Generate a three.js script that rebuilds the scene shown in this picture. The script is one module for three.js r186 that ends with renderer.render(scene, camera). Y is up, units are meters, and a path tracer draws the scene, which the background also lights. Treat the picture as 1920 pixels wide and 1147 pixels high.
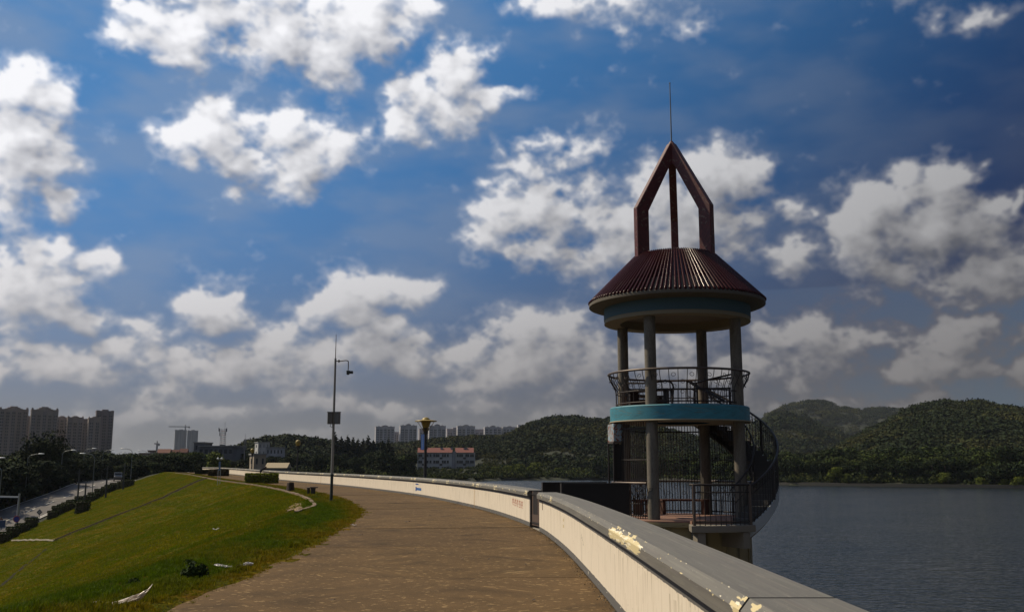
import * as THREE from 'three';
import { mergeGeometries } from 'three/addons/utils/BufferGeometryUtils.js';
import { MarchingCubes } from 'three/addons/objects/MarchingCubes.js';
import { createNoise2D, createNoise3D } from 'simplex-noise';

// ---------------------------------------------------------------- camera, sky, sun, exposure
const scene = new THREE.Scene();
const F = 1800, PITCH = Math.atan(298.5 / 1800), EYE = 1.7;        // focal length in photo pixels, upward pitch, eye height over the promenade
const camera = new THREE.PerspectiveCamera(2 * Math.atan(573.5 / F) * 180 / Math.PI, 1920 / 1147, 0.1, 20000);
camera.position.set(0, EYE, 0);
camera.rotation.set(PITCH, 0, 0);
camera.updateMatrixWorld();
const renderer = new THREE.WebGLRenderer({ antialias: true });
renderer.setSize(1024, 611);
renderer.toneMapping = THREE.LinearToneMapping;
renderer.toneMappingExposure = 0.93;
renderer.shadowMap.enabled = true;

let rs = 12345;
function srand(s) { rs = s | 0; }
function R(a = 1, b) { rs = (rs + 0x6d2b79f5) | 0; let t = Math.imul(rs ^ (rs >>> 15), 1 | rs); t = (t + Math.imul(t ^ (t >>> 7), 61 | t)) ^ t; const u = ((t ^ (t >>> 14)) >>> 0) / 4294967296; return b === undefined ? u * a : a + u * (b - a); }
srand(77);
const n2 = createNoise2D(() => R()), n3 = createNoise3D(() => R());
const clamp = THREE.MathUtils.clamp, lerp = THREE.MathUtils.lerp, sstep = (a, b, x) => { const t = clamp((x - a) / (b - a), 0, 1); return t * t * (3 - 2 * t); };
const fbm2 = (x, y, o = 5) => { let s = 0, a = 0.5; for (let i = 0; i < o; i++) { s += a * n2(x, y); x = x * 2.03 + 7.1; y = y * 2.03 - 3.7; a *= 0.5; } return s; };
const fbm3 = (x, y, z, o) => { let s = 0, a = 0.5; for (let i = 0; i < o; i++) { s += a * n3(x, y, z); x = x * 2.07 + 1.3; y = y * 2.07 - 2.1; z = z * 2.07 + 4.7; a *= 0.52; } return s; };
const DEG = Math.PI / 180;

const SUN_AZ = -65, SUN_EL = 47;                                    // degrees: from straight ahead (minus = left), above the horizon
const sunDir = new THREE.Vector3(Math.sin(SUN_AZ * DEG) * Math.cos(SUN_EL * DEG), Math.sin(SUN_EL * DEG), -Math.cos(SUN_AZ * DEG) * Math.cos(SUN_EL * DEG));

// cumulus: [azimuth, elevation, half width, half height in degrees, weight]
const CLOUDS = [
  [-20.4,23.8,3.3,1.3,1],[-23.1,24.4,1.6,1.0,0.9],[-17.4,25.2,2.2,1.3,0.9],[-15.2,24.6,2.9,1.7,1],[-12.0,24.9,2.9,2.0,1],[-9.1,25.6,2.7,1.7,1],[-11.6,22.8,1.6,1.3,0.95],[-20.3,22.7,1.8,0.6,0.9],[-8.1,24.2,1.3,1.2,0.8],[-8.8,26.8,4.0,0.9,1],[-16.9,26.6,6.4,1.1,1],
  [-28.5,19.6,2.1,1.3,1],[-26.7,19.3,1.2,1.0,1],[-28.1,17.2,2.1,1.9,1],[-26.2,16.3,1.3,1.4,1],[-26.5,14.3,1.1,1.1,0.9],[-28.4,14.9,1.6,1.9,0.9],[-28.0,13.2,1.6,0.6,0.6],
  [-17.5,20.2,1.2,0.9,0.9],[-19.8,18.4,1.6,0.9,0.9],[-17.7,18.6,2.1,1.3,1],[-14.3,19.3,2.5,1.3,1],[-13.0,17.9,1.9,1.5,0.9],[-10.5,18.5,1.4,1.0,1],[-15.5,17.1,2.2,0.9,0.9],[-13.6,16.1,1.6,1.1,0.9],[-9.2,19.5,0.5,0.7,0.7],[-19.4,17.4,0.9,0.7,0.8],[-16.9,15.1,0.9,0.5,0.5],
  [-3.4,24.0,1.5,1.0,0.95],[-3.7,22.9,1.2,1.3,0.95],[-6.7,23.1,0.8,0.9,0.6],[-6.0,21.9,1.3,1.2,0.9],[-6.6,20.2,1.8,1.2,1],[-4.3,20.9,2.0,1.4,1],[-2.0,21.7,1.7,0.5,0.9],[-1.0,22.0,1.0,0.2,0.7],[-2.2,22.9,1.2,0.5,0.7],
  [2.3,19.0,1.3,0.7,0.9],[4.3,18.8,1.5,0.9,0.9],[3.7,19.7,0.7,0.6,0.6],[-0.8,18.8,0.5,0.7,0.6],[0.7,17.6,1.5,0.5,0.7],[-1.8,16.5,0.9,0.5,0.8],
  [1.3,14.9,2.9,1.7,1],[3.9,16.3,1.3,0.9,0.9],[-1.0,13.7,1.8,1.1,0.9],[0.7,13.0,2.3,1.0,0.8],[3.2,12.1,2.6,1.0,0.7],
  [6.5,14.2,2.6,2.2,1],[8.8,15.7,1.9,2.2,1],[11.7,16.8,2.2,1.5,1],[13.9,16.6,1.9,1.2,0.95],[15.1,16.0,1.4,0.9,0.7],[11.0,14.0,3.4,2.2,1],[5.2,12.3,1.9,1.3,0.8],
  [16.9,14.5,1.2,0.8,0.8],[17.1,11.9,1.8,1.1,0.9],
  [21.3,14.2,1.7,1.5,1],[23.6,15.2,2.4,1.3,1],[25.8,15.5,1.6,0.7,0.9],[27.2,15.9,0.9,0.3,0.8],[20.0,12.9,2.0,1.6,1],[24.0,12.8,2.9,2.0,1],[26.6,12.3,2.5,1.4,1],[22.8,11.4,3.2,1.5,0.9],[26.8,10.2,2.8,1.7,0.9],[28.7,13.7,0.5,0.6,0.7],[21.4,16.0,0.9,0.7,0.4],
  [2.7,26.8,3.0,0.7,0.8],[5.4,26.6,2.0,1.0,0.8],[9.8,25.9,2.3,1.4,0.45],[28.6,23.8,1.5,0.7,0.6],[25.4,23.7,0.7,0.5,0.4],[23.7,24.7,0.6,0.5,0.35],
  [-25.7,11.5,1.1,0.8,1],[-24.1,11.0,1.2,0.8,1],[-27.3,10.8,1.8,1.1,1],[-27.5,9.3,1.8,1.7,1],[-25.4,9.5,1.9,1.2,0.9],[-25.3,7.9,2.1,0.8,0.9],[-22.6,7.9,1.9,0.7,0.9],[-27.4,7.9,2.1,1.1,0.8],
  [-19.0,8.9,1.2,0.8,1],[-17.2,9.0,1.6,1.0,1],[-17.7,8.0,2.1,0.8,0.9],[-15.9,9.5,0.5,0.5,0.8],
  [-10.7,9.8,1.4,1.1,1],[-8.7,10.2,2.2,0.9,1],[-6.3,10.1,1.4,0.8,1],[-11.1,8.7,1.6,0.9,1],[-9.6,8.8,1.3,0.7,0.9],
  [-8.9,7.5,1.3,0.9,1],[-6.9,8.0,1.1,0.9,1],[-8.3,6.9,2.8,1.3,1],[-11.4,6.2,1.9,1.2,0.9],[-14.1,6.8,1.4,1.1,0.95],[-16.8,6.1,1.2,0.8,0.9],[-13.2,5.6,3.7,1.2,0.9],
  [-21.6,6.1,1.7,0.9,0.9],[-19.4,5.7,2.0,0.9,0.9],[-26.1,5.1,2.4,0.9,0.9],[-23.5,5.0,2.5,0.9,0.9],[-27.6,5.1,1.5,0.8,0.8],[-5.7,5.7,1.6,0.8,0.9],[-17.3,5.2,4.5,1.2,0.8],
  [-3.2,6.0,1.9,1.1,0.9],[-1.9,6.7,1.4,1.0,0.8],[0.6,7.9,1.8,1.3,0.9],[2.9,8.2,1.6,1.1,0.9],[1.6,6.7,2.6,1.3,1],[4.5,7.3,2.2,1.3,0.9],[0.0,5.4,3.8,1.3,0.9],
  [15.1,8.9,0.6,0.4,0.7],[15.4,7.3,1.8,1.2,0.9],[17.4,7.6,1.5,1.1,0.9],[18.8,6.6,2.0,1.2,0.95],[20.9,7.1,1.7,1.0,0.9],[16.8,5.8,3.4,1.2,0.8],
  [24.7,6.9,1.6,1.2,0.95],[26.5,7.4,1.3,0.9,0.9],[24.1,6.1,2.4,1.2,0.9],[26.4,5.1,1.3,0.9,0.9],[23.2,5.0,2.6,1.2,0.8],[9.2,6.6,3.7,1.6,0.8],[12.2,5.3,3.6,1.5,0.8]];
function cloudField(az, el, x, y, z) {
  let c = 0;
  for (const b of CLOUDS) {
    const dx = (az - b[0]) / b[2], dy = (el - b[1]) / b[3], q = dx * dx + dy * dy;
    if (q < 6) c = Math.max(c, b[4] * Math.exp(-q * 0.55)) + 0.10 * b[4] * Math.exp(-q * 0.9);
  }
  const inView = sstep(44, 34, Math.abs(az)) * sstep(44, 33, el);   // beyond the charted part the cover goes on at random
  const wild = 1.25 * sstep(-0.02, 0.5, n3(x * 2.6 + 9, y * 5.2, z * 2.6) + 0.35 * n3(x * 7, y * 13, z * 7 + 3)) * sstep(0, 4, el);
  return lerp(wild, c, inView);
}
function cloudDensity(az, el, oct) {
  const ce = Math.cos(el * DEG), x = Math.sin(az * DEG) * ce, y = Math.sin(el * DEG), z = -Math.cos(az * DEG) * ce;
  const wx = n3(x * 22 + 5, y * 26, z * 22) * 0.55, wy = n3(x * 22, y * 26 + 11, z * 22) * 0.42;
  const c = cloudField(az + wx * 1.2, el + wy * 1.1, x, y, z);
  const n = fbm3(x * 17, y * 24, z * 17, oct), fine = 1 - 2.2 * Math.abs(fbm3(x * 44 + 3, y * 58, z * 44, Math.max(1, oct - 2)));
  const bank = 0.58 * sstep(10.0, 6.0, el) * (0.85 + 0.7 * n3(x * 9, y * 30, z * 9 + 6));           // hazy cloud bank low over the hills
  return Math.max(c, bank) + n * 0.56 + (fine - 0.45) * 0.14 - 0.655;
}
function skyColour(az, el, out, oct) {
  const ce = Math.cos(el * DEG), x = Math.sin(az * DEG) * ce, y = Math.sin(el * DEG), z = -Math.cos(az * DEG) * ce;
  const ang = Math.acos(clamp(x * sunDir.x + y * sunDir.y + z * sunDir.z, -1, 1)) / DEG;
  const w = sstep(90, 42, ang), glow = Math.exp(-((ang / 17) ** 2)), halo = Math.exp(-((ang / 34) ** 2));
  const h = Math.exp(-((el / 8.6) ** 1.6));
  // clear air: deep blue, paler toward the sun and toward the horizon
  let r = lerp(0.002, 0.060, w), g = lerp(0.012, 0.218, w), b = lerp(0.066, 0.500, w);
  r += 0.10 * halo; g += 0.11 * halo; b += 0.11 * halo;
  const mid = 1 + 0.16 * sstep(24, 8, el); r *= mid; g *= mid; b *= mid;
  const lev = 0.052 + 0.218 * w ** 0.55;
  r = lerp(r, lev * 1.02, h); g = lerp(g, lev * 0.985, h); b = lerp(b, lev * 0.95, h);
  // thin high veil
  const veil = lerp(0.12, 0.34, w) * sstep(-0.3, 0.6, fbm3(x * 5 + 2, y * 13, z * 5, 4) + 0.12) * sstep(3, 12, el);
  r = lerp(r, 1.25 * lev, veil); g = lerp(g, 1.4 * lev, veil); b = lerp(b, 1.7 * lev, veil);
  const d = cloudDensity(az, el, oct);
  if (d > -0.42) {
    // self-shading: how the cloud thickens or thins on the way up to the sun
    const so = Math.min(oct, 4), d0 = cloudDensity(az, el, so), d1 = cloudDensity(az - 0.4, el + 0.6, so), d2 = cloudDensity(az - 0.9, el + 1.3, Math.min(oct, 3)), d3 = cloudDensity(az - 1.8, el + 2.9, 2);
    const crisp = sstep(-0.10, 0.16, d0 - d1), a = 0.34 * sstep(-0.42, 0.08, d) + 0.66 * sstep(lerp(-0.24, -0.08, crisp), lerp(0.46, 0.20, crisp), d);     // firm on the sunward side, ragged and thin below
    const lit = clamp(0.68 + 0.34 * (d0 - d1) + 0.16 * (d - d0) + 0.60 * (Math.max(d0, -0.1) - Math.max(d2, -0.3)) - 0.48 * Math.max(0, d3) - 0.18 * Math.max(0, d0), 0, 1), low = Math.exp(-((el / 10.5) ** 2));
    const hi = lerp(0.36, 1.06, w), lo = lerp(0.11, 0.36, w);
    let cr = lerp(lo, hi, lit), cg = lerp(lo * 1.02, hi, lit), cb = lerp(lo * 1.14, hi * 1.03, lit);
    const hl = lerp(0.19, 0.52, w ** 0.8), ll = lerp(0.105, 0.275, w ** 0.7);
    cr = lerp(cr, lerp(ll, hl * 1.03, lit), low); cg = lerp(cg, lerp(ll, hl * 0.97, lit), low); cb = lerp(cb, lerp(ll * 1.08, hl * 0.95, lit), low);
    const op = a * lerp(0.98, 0.72, Math.exp(-el / 4)) * sstep(0.2, 4.2, el);
    r = lerp(r, cr, op); g = lerp(g, cg, op); b = lerp(b, cb, op);
  }
  out[0] = r + glow * 0.5; out[1] = g + glow * 0.46; out[2] = b + glow * 0.4;
}
function makeSky() {
  const W = 4096, H = 2048, data = new Float32Array(W * H * 4), o = [0, 0, 0];
  const put = (i, c) => { data[i] = c[0]; data[i + 1] = c[1]; data[i + 2] = c[2]; data[i + 3] = 1; };
  const azOf = (u) => { const p = (u - 0.5) * 2 * Math.PI, x = Math.cos(p), z = Math.sin(p); return Math.atan2(x, -z) / DEG; };
  const S = 8, cw = W / S, ch = H / 2 / S + 2, coarse = new Float32Array(cw * ch * 3);
  for (let j = 0; j < ch; j++) for (let i = 0; i < cw; i++) {
    skyColour(azOf((i * S + 0.5) / W), Math.max(0.02, ((j * S + 0.5) / H) * 180), o, 3);
    coarse.set(o, (j * cw + i) * 3);
  }
  for (let j = 0; j < H; j++) {
    const el = ((j + 0.5) / H) * 180 - 90;
    for (let i = 0; i < W; i++) {
      const at = (j * W + i) * 4;
      if (el < 0) { put(at, [0.12, 0.12, 0.12]); continue; }
      const az = azOf((i + 0.5) / W);
      if (Math.abs(az) < 40 && el < 40) { skyColour(az, el, o, 7); put(at, o); continue; }
      const fx = i / S, fy = (j - H / 2) / S, x0 = Math.floor(fx), y0 = Math.floor(fy), tx = fx - x0, ty = fy - y0;
      for (let c = 0; c < 3; c++) {
        const q = (X, Y) => coarse[(Math.min(Y, ch - 1) * cw + (X % cw)) * 3 + c];
        o[c] = lerp(lerp(q(x0, y0), q(x0 + 1, y0), tx), lerp(q(x0, y0 + 1), q(x0 + 1, y0 + 1), tx), ty);
      }
      put(at, o);
    }
  }
  const t = new THREE.DataTexture(data, W, H, THREE.RGBAFormat, THREE.FloatType);
  t.mapping = THREE.EquirectangularReflectionMapping; t.magFilter = THREE.LinearFilter; t.minFilter = THREE.LinearFilter; t.needsUpdate = true;
  return t;
}
const skyTex = makeSky();
scene.background = skyTex;
scene.environment = skyTex;
const sun = new THREE.DirectionalLight(new THREE.Color().setRGB(1, 0.86, 0.64), 4.8);
sun.position.copy(sunDir).multiplyScalar(300);
sun.castShadow = true; sun.shadow.radius = 1;
Object.assign(sun.shadow.camera, { left: -160, right: 160, top: 160, bottom: -160, near: 1, far: 800 });
sun.shadow.mapSize.set(4096, 4096);
scene.add(sun);

// ---------------------------------------------------------------- helpers
const V = (x, y, z) => new THREE.Vector3(x, y, z);
const rgb = (r, g, b) => new THREE.Color().setRGB(r, g, b);
const CP = Math.cos(PITCH), SP = Math.sin(PITCH);
function ray(px, py) { const cx = (px - 960) / F, cy = (573.5 - py) / F; return V(cx, cy * CP + SP, -(CP - cy * SP)); }
function at(px, py, d) { const r = ray(px, py), t = d / -r.z; return V(r.x * t, EYE + r.y * t, -d); }             // the point on a sight line at depth d metres
function xAt(px, d, py = 872) { return at(px, py, d).x; }
function yAt(py, d) { return at(960, py, d).y; }
const used = new Map();
function numbered(n) { const k = used.get(n) ?? 0; used.set(n, k + 1); return k ? n + '_' + String(k).padStart(3, '0') : n; }
function tag(o, label, category, group, kind) { if (label) o.userData.label = label; if (category) o.userData.category = category; if (group) o.userData.group = group; if (kind) o.userData.kind = kind; return o; }
function thing(name, label, category, pos = [0, 0, 0], turn = 0, group) { const g = new THREE.Group(); g.name = numbered(name); g.position.set(...pos); g.rotation.y = turn; scene.add(g); return tag(g, label, category, group); }
function part(parent, name, geo, mat) { const m = new THREE.Mesh(geo, mat); m.name = name; parent.add(m); return m; }
function single(name, geo, mat, label, category, group, kind) { const m = new THREE.Mesh(geo, mat); m.name = numbered(name); scene.add(m); return tag(m, label, category, group, kind); }
function struct(name, geo, mat) { const m = new THREE.Mesh(geo, mat); m.name = numbered(name); m.userData.kind = 'structure'; m.userData.label = undefined; delete m.userData.label; scene.add(m); return m; }
function copy(o, name, pos, turn = 0, scale = 1, label, group) { const c = o.clone(); c.name = numbered(name); c.position.set(...pos); c.rotation.y = turn; if (Array.isArray(scale)) c.scale.set(...scale); else c.scale.setScalar(scale); c.userData = { ...o.userData }; if (label) c.userData.label = label; if (group) c.userData.group = group; scene.add(c); return c; }
const M = (color, o = {}) => new THREE.MeshStandardMaterial({ color, roughness: 0.85, side: THREE.DoubleSide, ...o });
const MP = (color, o = {}) => new THREE.MeshPhysicalMaterial({ color, roughness: 0.5, side: THREE.DoubleSide, ...o });
const plain = (g) => { const q = g.index ? g.toNonIndexed() : g; for (const k of Object.keys(q.attributes)) if (!['position', 'normal', 'uv'].includes(k)) q.deleteAttribute(k); if (!q.attributes.uv) q.setAttribute('uv', new THREE.BufferAttribute(new Float32Array(q.attributes.position.count * 2), 2)); return q; };
const merge = (list) => mergeGeometries(list.map(plain));
function bx(w, h, d, x = 0, y = 0, z = 0, ry = 0) { const g = new THREE.BoxGeometry(w, h, d); if (ry) g.rotateY(ry); g.translate(x, y, z); return g; }   // centred box
function bevel(w, h, d, r = 0.02, x = 0, y = 0, z = 0) {                                                                                               // box with chamfered edges, centred
  const s = new THREE.Shape(); const a = w / 2 - r, b = h / 2 - r; s.moveTo(-a, -b); s.lineTo(a, -b); s.lineTo(a, b); s.lineTo(-a, b);
  const g = new THREE.ExtrudeGeometry(s, { depth: Math.max(0.001, d - 2 * r), bevelEnabled: true, bevelThickness: r, bevelSize: r, bevelSegments: 1 }); g.translate(x, y, z - d / 2 + r); return g;
}
function cyl(r0, r1, h, x = 0, y = 0, z = 0, seg = 12, open = false) { const g = new THREE.CylinderGeometry(r1, r0, h, seg, 1, open); g.translate(x, y + h / 2, z); return g; }   // foot at y
function tube(pts, r, seg = 24, rad = 6, closed = false) { return new THREE.TubeGeometry(new THREE.CatmullRomCurve3(pts, closed, 'centripetal'), seg, r, rad, closed); }
function bar(a, b, r, seg = 6, r2 = r) { const d = b.clone().sub(a), g = new THREE.CylinderGeometry(r2, r, d.length(), seg); g.translate(0, d.length() / 2, 0); g.applyQuaternion(new THREE.Quaternion().setFromUnitVectors(V(0, 1, 0), d.clone().normalize())); g.translate(a.x, a.y, a.z); return g; }
function beam(a, b, w, t, up = V(0, 1, 0)) { const d = b.clone().sub(a), L = d.length(), z = d.clone().normalize(), x = up.clone().cross(z).normalize(), y = z.clone().cross(x); const g = new THREE.BoxGeometry(w, t, L); g.translate(0, 0, L / 2); g.applyMatrix4(new THREE.Matrix4().makeBasis(x, y, z).setPosition(a)); return g; }
// computed textures: fn(u, v, out) with u, v in 0..1 returns linear or sRGB 0..255 values in out
function tex(w, h, fn, srgb = true, rx = 1, ry = 1) {
  const data = new Uint8Array(w * h * 4), o = [0, 0, 0];
  for (let j = 0; j < h; j++) for (let i = 0; i < w; i++) { fn((i + 0.5) / w, (j + 0.5) / h, o); const k = (j * w + i) * 4; data[k] = clamp(o[0], 0, 255); data[k + 1] = clamp(o[1], 0, 255); data[k + 2] = clamp(o[2], 0, 255); data[k + 3] = 255; }
  const t = new THREE.DataTexture(data, w, h); t.wrapS = t.wrapT = THREE.RepeatWrapping; t.magFilter = THREE.LinearFilter; t.minFilter = THREE.LinearFilter; if (srgb) t.colorSpace = THREE.SRGBColorSpace; t.repeat.set(rx, ry); t.needsUpdate = true; return t;
}
// periodic noise on the unit square (so that tiles join)
function pn(u, v, f, seed = 0, o = 4, fv = f) { let s = 0, a = 0.5; for (let i = 0; i < o; i++) { const A = u * 2 * Math.PI, B = v * 2 * Math.PI, r = f / (2 * Math.PI), rv = fv / (2 * Math.PI); s += a * n3(Math.cos(A) * r + seed, Math.sin(A) * r + Math.cos(B) * rv, Math.sin(B) * rv - seed * 0.7); f *= 2; fv *= 2; a *= 0.5; } return s; }
function canvasTex(w, h, draw, srgb = true) { const c = document.createElement('canvas'); c.width = w; c.height = h; const g = c.getContext('2d'); draw(g, w, h); const t = new THREE.CanvasTexture(c); t.wrapS = t.wrapT = THREE.RepeatWrapping; if (srgb) t.colorSpace = THREE.SRGBColorSpace; return t; }

// ---------------------------------------------------------------- the dam crest line (inner foot of the parapet), left-hand offsets t
const CREST = new THREE.CatmullRomCurve3([[1.3, -60], [1.3, -20], [1.29, 0], [1.27, 8], [1.2, 14], [1.03, 20.5], [0.68, 26], [-0.05, 31.5], [-1.35, 38.7], [-5.6, 55.7], [-15.3, 83.4], [-27.5, 112], [-43, 150], [-53.4, 174], [-64.5, 200], [-84, 246]].map(([x, d]) => V(x, 0, -d)), false, 'centripetal');
const CL = []; {
  const raw = CREST.getPoints(3000); let s = 0, s0 = 0;
  for (let i = 0; i < raw.length; i++) { if (i) s += raw[i].distanceTo(raw[i - 1]); CL.push({ x: raw[i].x, z: raw[i].z, s }); if (raw[i].z > 0) s0 = s; }
  for (const c of CL) c.s -= s0;
}
const SMIN = CL[0].s, SMAX = CL[CL.length - 1].s, STEP = (SMAX - SMIN) / (CL.length - 1);
function crest(s) {
  let i = clamp(Math.floor((s - SMIN) / STEP), 0, CL.length - 2);
  while (i > 0 && CL[i].s > s) i--; while (i < CL.length - 2 && CL[i + 1].s < s) i++;
  const a = CL[i], b = CL[i + 1], k = (s - a.s) / (b.s - a.s), q = CL[Math.max(0, i - 25)], w = CL[Math.min(CL.length - 1, i + 26)], L = Math.hypot(w.x - q.x, w.z - q.z);
  const tx = (w.x - q.x) / L, tz = (w.z - q.z) / L;
  return { x: lerp(a.x, b.x, k), z: lerp(a.z, b.z, k), tx, tz, nx: tz, nz: -tx };          // n points left, over the promenade
}
const rise = (s) => 0.3 * sstep(90, 185, s);
function onDam(s, t, y = 0) { const c = crest(s); return V(c.x + c.nx * t, y + rise(s), c.z + c.nz * t); }
const COARSE = CL.filter((_, i) => i % 20 === 0);
function crestST(x, z) {                                                                   // nearest point of the crest line: arc length and signed offset (plus = left)
  let best = 1e9, s = 0; for (const c of COARSE) { const q = (c.x - x) ** 2 + (c.z - z) ** 2; if (q < best) { best = q; s = c.s; } }
  const c = crest(s), along = (x - c.x) * c.tx + (z - c.z) * c.tz; s = s + along;
  const e = (s <= SMAX && s >= SMIN) ? crest(s) : c; return { s, t: (x - e.x) * e.nx + (z - e.z) * e.nz };
}
const roadW = (s) => 5.25 - 0.75 * sstep(24, 40, s) + 0.08 * n2(s * 0.35, 3) + 0.05 * n2(s * 1.7, 8);
const shoulder = (s) => 7.3 - 0.75 * sstep(34, 43, s);
const WATER = -4.3, GRADE = 2.9;
// foot of the embankment: the valley floor climbs towards the far abutment ([x, depth, level])
const FOOT = [[-38, 60, -8.1], [-52, 92, -8.1], [-65, 125, -7.95], [-66.8, 133, -7.5], [-68.9, 141, -7.0], [-70, 149, -6.15], [-71.6, 160.4, -4.95], [-74.3, 178.8, -3.45], [-77.5, 196, -1.9], [-84, 222, -1.7], [-97, 265, -1.8], [-122, 340, -2.2], [-160, 440, -3.0]];
function foot(d, k) { if (d <= FOOT[0][1]) return k === 2 ? FOOT[0][2] : FOOT[0][0] + (d - FOOT[0][1]) * -0.42; let i = 0; while (i < FOOT.length - 2 && FOOT[i + 1][1] < d) i++; const q = (d - FOOT[i][1]) / (FOOT[i + 1][1] - FOOT[i][1]); return lerp(FOOT[i][k], FOOT[i + 1][k], k === 2 ? Math.min(q, 1) : q); }
const lowY = (d) => (foot(d - 5, 2) + foot(d, 2) + foot(d + 5, 2)) / 3, footX = (d) => (foot(d - 5, 0) + foot(d, 0) + foot(d + 5, 0)) / 3;
function slopeY(s, t) { const sh = shoulder(s), k = Math.max(0, t - sh + 0.4); return -(k - 0.5 * (1 - Math.exp(-k * 2))) / GRADE; }
function damY(s, t) {                                                                     // surface height of the dam's downstream side
  const sh = shoulder(s);
  if (t < sh - 0.4) return -0.015 * sstep(roadW(s), sh, t);
  const c = crest(Math.min(s, SMAX)), d = -(c.z + c.nz * t);
  return Math.max(slopeY(s, t), lowY(d) - 0.3 - rise(s)) - 0.015 + 0.05 * n2(s * 0.22, t * 0.3) * sstep(sh - 0.4, sh + 2, t);
}
// strips swept along the crest: profile(s) gives [t, y] pairs, one hard-edged facet between each two
function sweep(s0, s1, ds, profile, closeEnds = false) {
  const n = Math.max(1, Math.ceil((s1 - s0) / ds)), rows = []; for (let i = 0; i <= n; i++) { const s = lerp(s0, s1, i / n); rows.push([s, profile(s)]); }
  const m = rows[0][1].length, pos = [], uv = [], idx = []; let acc = 0;
  for (let k = 0; k < m - 1; k++) {
    const w = Math.hypot(rows[0][1][k + 1][0] - rows[0][1][k][0], rows[0][1][k + 1][1] - rows[0][1][k][1]), base = pos.length / 3;
    for (const [s, p] of rows) { for (const j of [k, k + 1]) { const q = onDam(s, p[j][0], p[j][1]); pos.push(q.x, q.y, q.z); uv.push(s, acc + (j - k) * w); } }
    for (let i = 0; i < n; i++) { const a = base + i * 2; idx.push(a, a + 1, a + 3, a, a + 3, a + 2); }
    acc += w;
  }
  if (closeEnds) for (const [s, p, flip] of [[s0, rows[0][1], 1], [s1, rows[n][1], 0]]) {
    const base = pos.length / 3; for (const [t, y] of p) { const q = onDam(s, t, y); pos.push(q.x, q.y, q.z); uv.push(s + t, y); }
    for (let i = 1; i < p.length - 1; i++) flip ? idx.push(base, base + i + 1, base + i) : idx.push(base, base + i, base + i + 1);
  }
  const g = new THREE.BufferGeometry(); g.setAttribute('position', new THREE.Float32BufferAttribute(pos, 3)); g.setAttribute('uv', new THREE.Float32BufferAttribute(uv, 2)); g.setIndex(idx); g.computeVertexNormals(); return g;
}
// smooth swept sheet over a grid of offsets (for ground)
function sheet(s0, s1, ds, ts, yFn, col) {
  const n = Math.ceil((s1 - s0) / ds), pos = [], uv = [], idx = [], colr = [];
  for (let i = 0; i <= n; i++) { const s = lerp(s0, s1, i / n), T = ts(s); for (const t of T) { const q = onDam(s, t, yFn(s, t)); pos.push(q.x, q.y, q.z); uv.push(s, t); if (col) colr.push(...col(s, t)); } }
  const m = ts(s0).length; for (let i = 0; i < n; i++) for (let k = 0; k < m - 1; k++) { const a = i * m + k; idx.push(a, a + 1, a + m + 1, a, a + m + 1, a + m); }
  const g = new THREE.BufferGeometry(); g.setAttribute('position', new THREE.Float32BufferAttribute(pos, 3)); g.setAttribute('uv', new THREE.Float32BufferAttribute(uv, 2)); if (col) g.setAttribute('color', new THREE.Float32BufferAttribute(colr, 3)); g.setIndex(idx); g.computeVertexNormals(); return g;
}

// ---------------------------------------------------------------- terrain: valley, lake shore, hills
const SHORE = [[-78, 215], [-62, 265], [-30, 345], [0, 392], [45, 402], [62, 392], [76, 318], [86, 299], [137, 256], [205, 222], [300, 150], [420, 20], [400, -120], [150, -200], [4, -160]];
const LAKE = [...Array.from({ length: 28 }, (_, i) => { const q = onDam(-58 + i * 10, 2); return [q.x, -q.z]; }).filter(([, d]) => d < 205), ...SHORE];
function inLake(x, d) { let c = false; for (let i = 0, j = LAKE.length - 1; i < LAKE.length; j = i++) { const [xi, yi] = LAKE[i], [xj, yj] = LAKE[j]; if ((yi > d) !== (yj > d) && x < (xj - xi) * (d - yi) / (yj - yi) + xi) c = !c; } return c; }
function lakeDist(x, d) { let b = 1e9; for (let i = 0, j = LAKE.length - 1; i < LAKE.length; j = i++) { const [x0, y0] = LAKE[j], [x1, y1] = LAKE[i], L = (x1 - x0) ** 2 + (y1 - y0) ** 2, k = clamp(((x - x0) * (x1 - x0) + (d - y0) * (y1 - y0)) / L, 0, 1); b = Math.min(b, Math.hypot(x - x0 - k * (x1 - x0), d - y0 - k * (y1 - y0))); } return inLake(x, d) ? -b : b; }
const HILLS = [   // distance, half depth, skyline as [photo column, photo row]
  [820, 400, 14, [[540, 872], [620, 862], [700, 848], [760, 845], [830, 838], [892, 834], [940, 835], [962, 828], [980, 817], [1005, 808], [1042, 797], [1070, 797], [1105, 801], [1150, 801], [1220, 812], [1300, 832], [1400, 856], [1480, 872]]],
  [640, 330, 12, [[1500, 872], [1560, 858], [1600, 838], [1650, 815], [1700, 792], [1730, 783], [1765, 777], [1800, 780], [1830, 775], [1880, 781], [1920, 787], [2000, 798], [2250, 830], [2600, 860], [2900, 872]]],
  [1100, 380, 10, [[1330, 872], [1380, 838], [1420, 806], [1455, 790], [1500, 797], [1550, 818], [1600, 842], [1680, 866], [1720, 872]]],
  [1750, 600, 10, [[1300, 872], [1370, 820], [1420, 796], [1460, 775], [1490, 766], [1510, 763], [1540, 767], [1580, 774], [1640, 779], [1700, 780], [1800, 788], [2000, 804], [2300, 840], [2600, 872]]],
  [560, 170, 8, [[420, 872], [450, 858], [480, 847], [505, 840], [535, 838], [575, 840], [615, 847], [660, 858], [720, 868], [760, 872]]],
];
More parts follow.
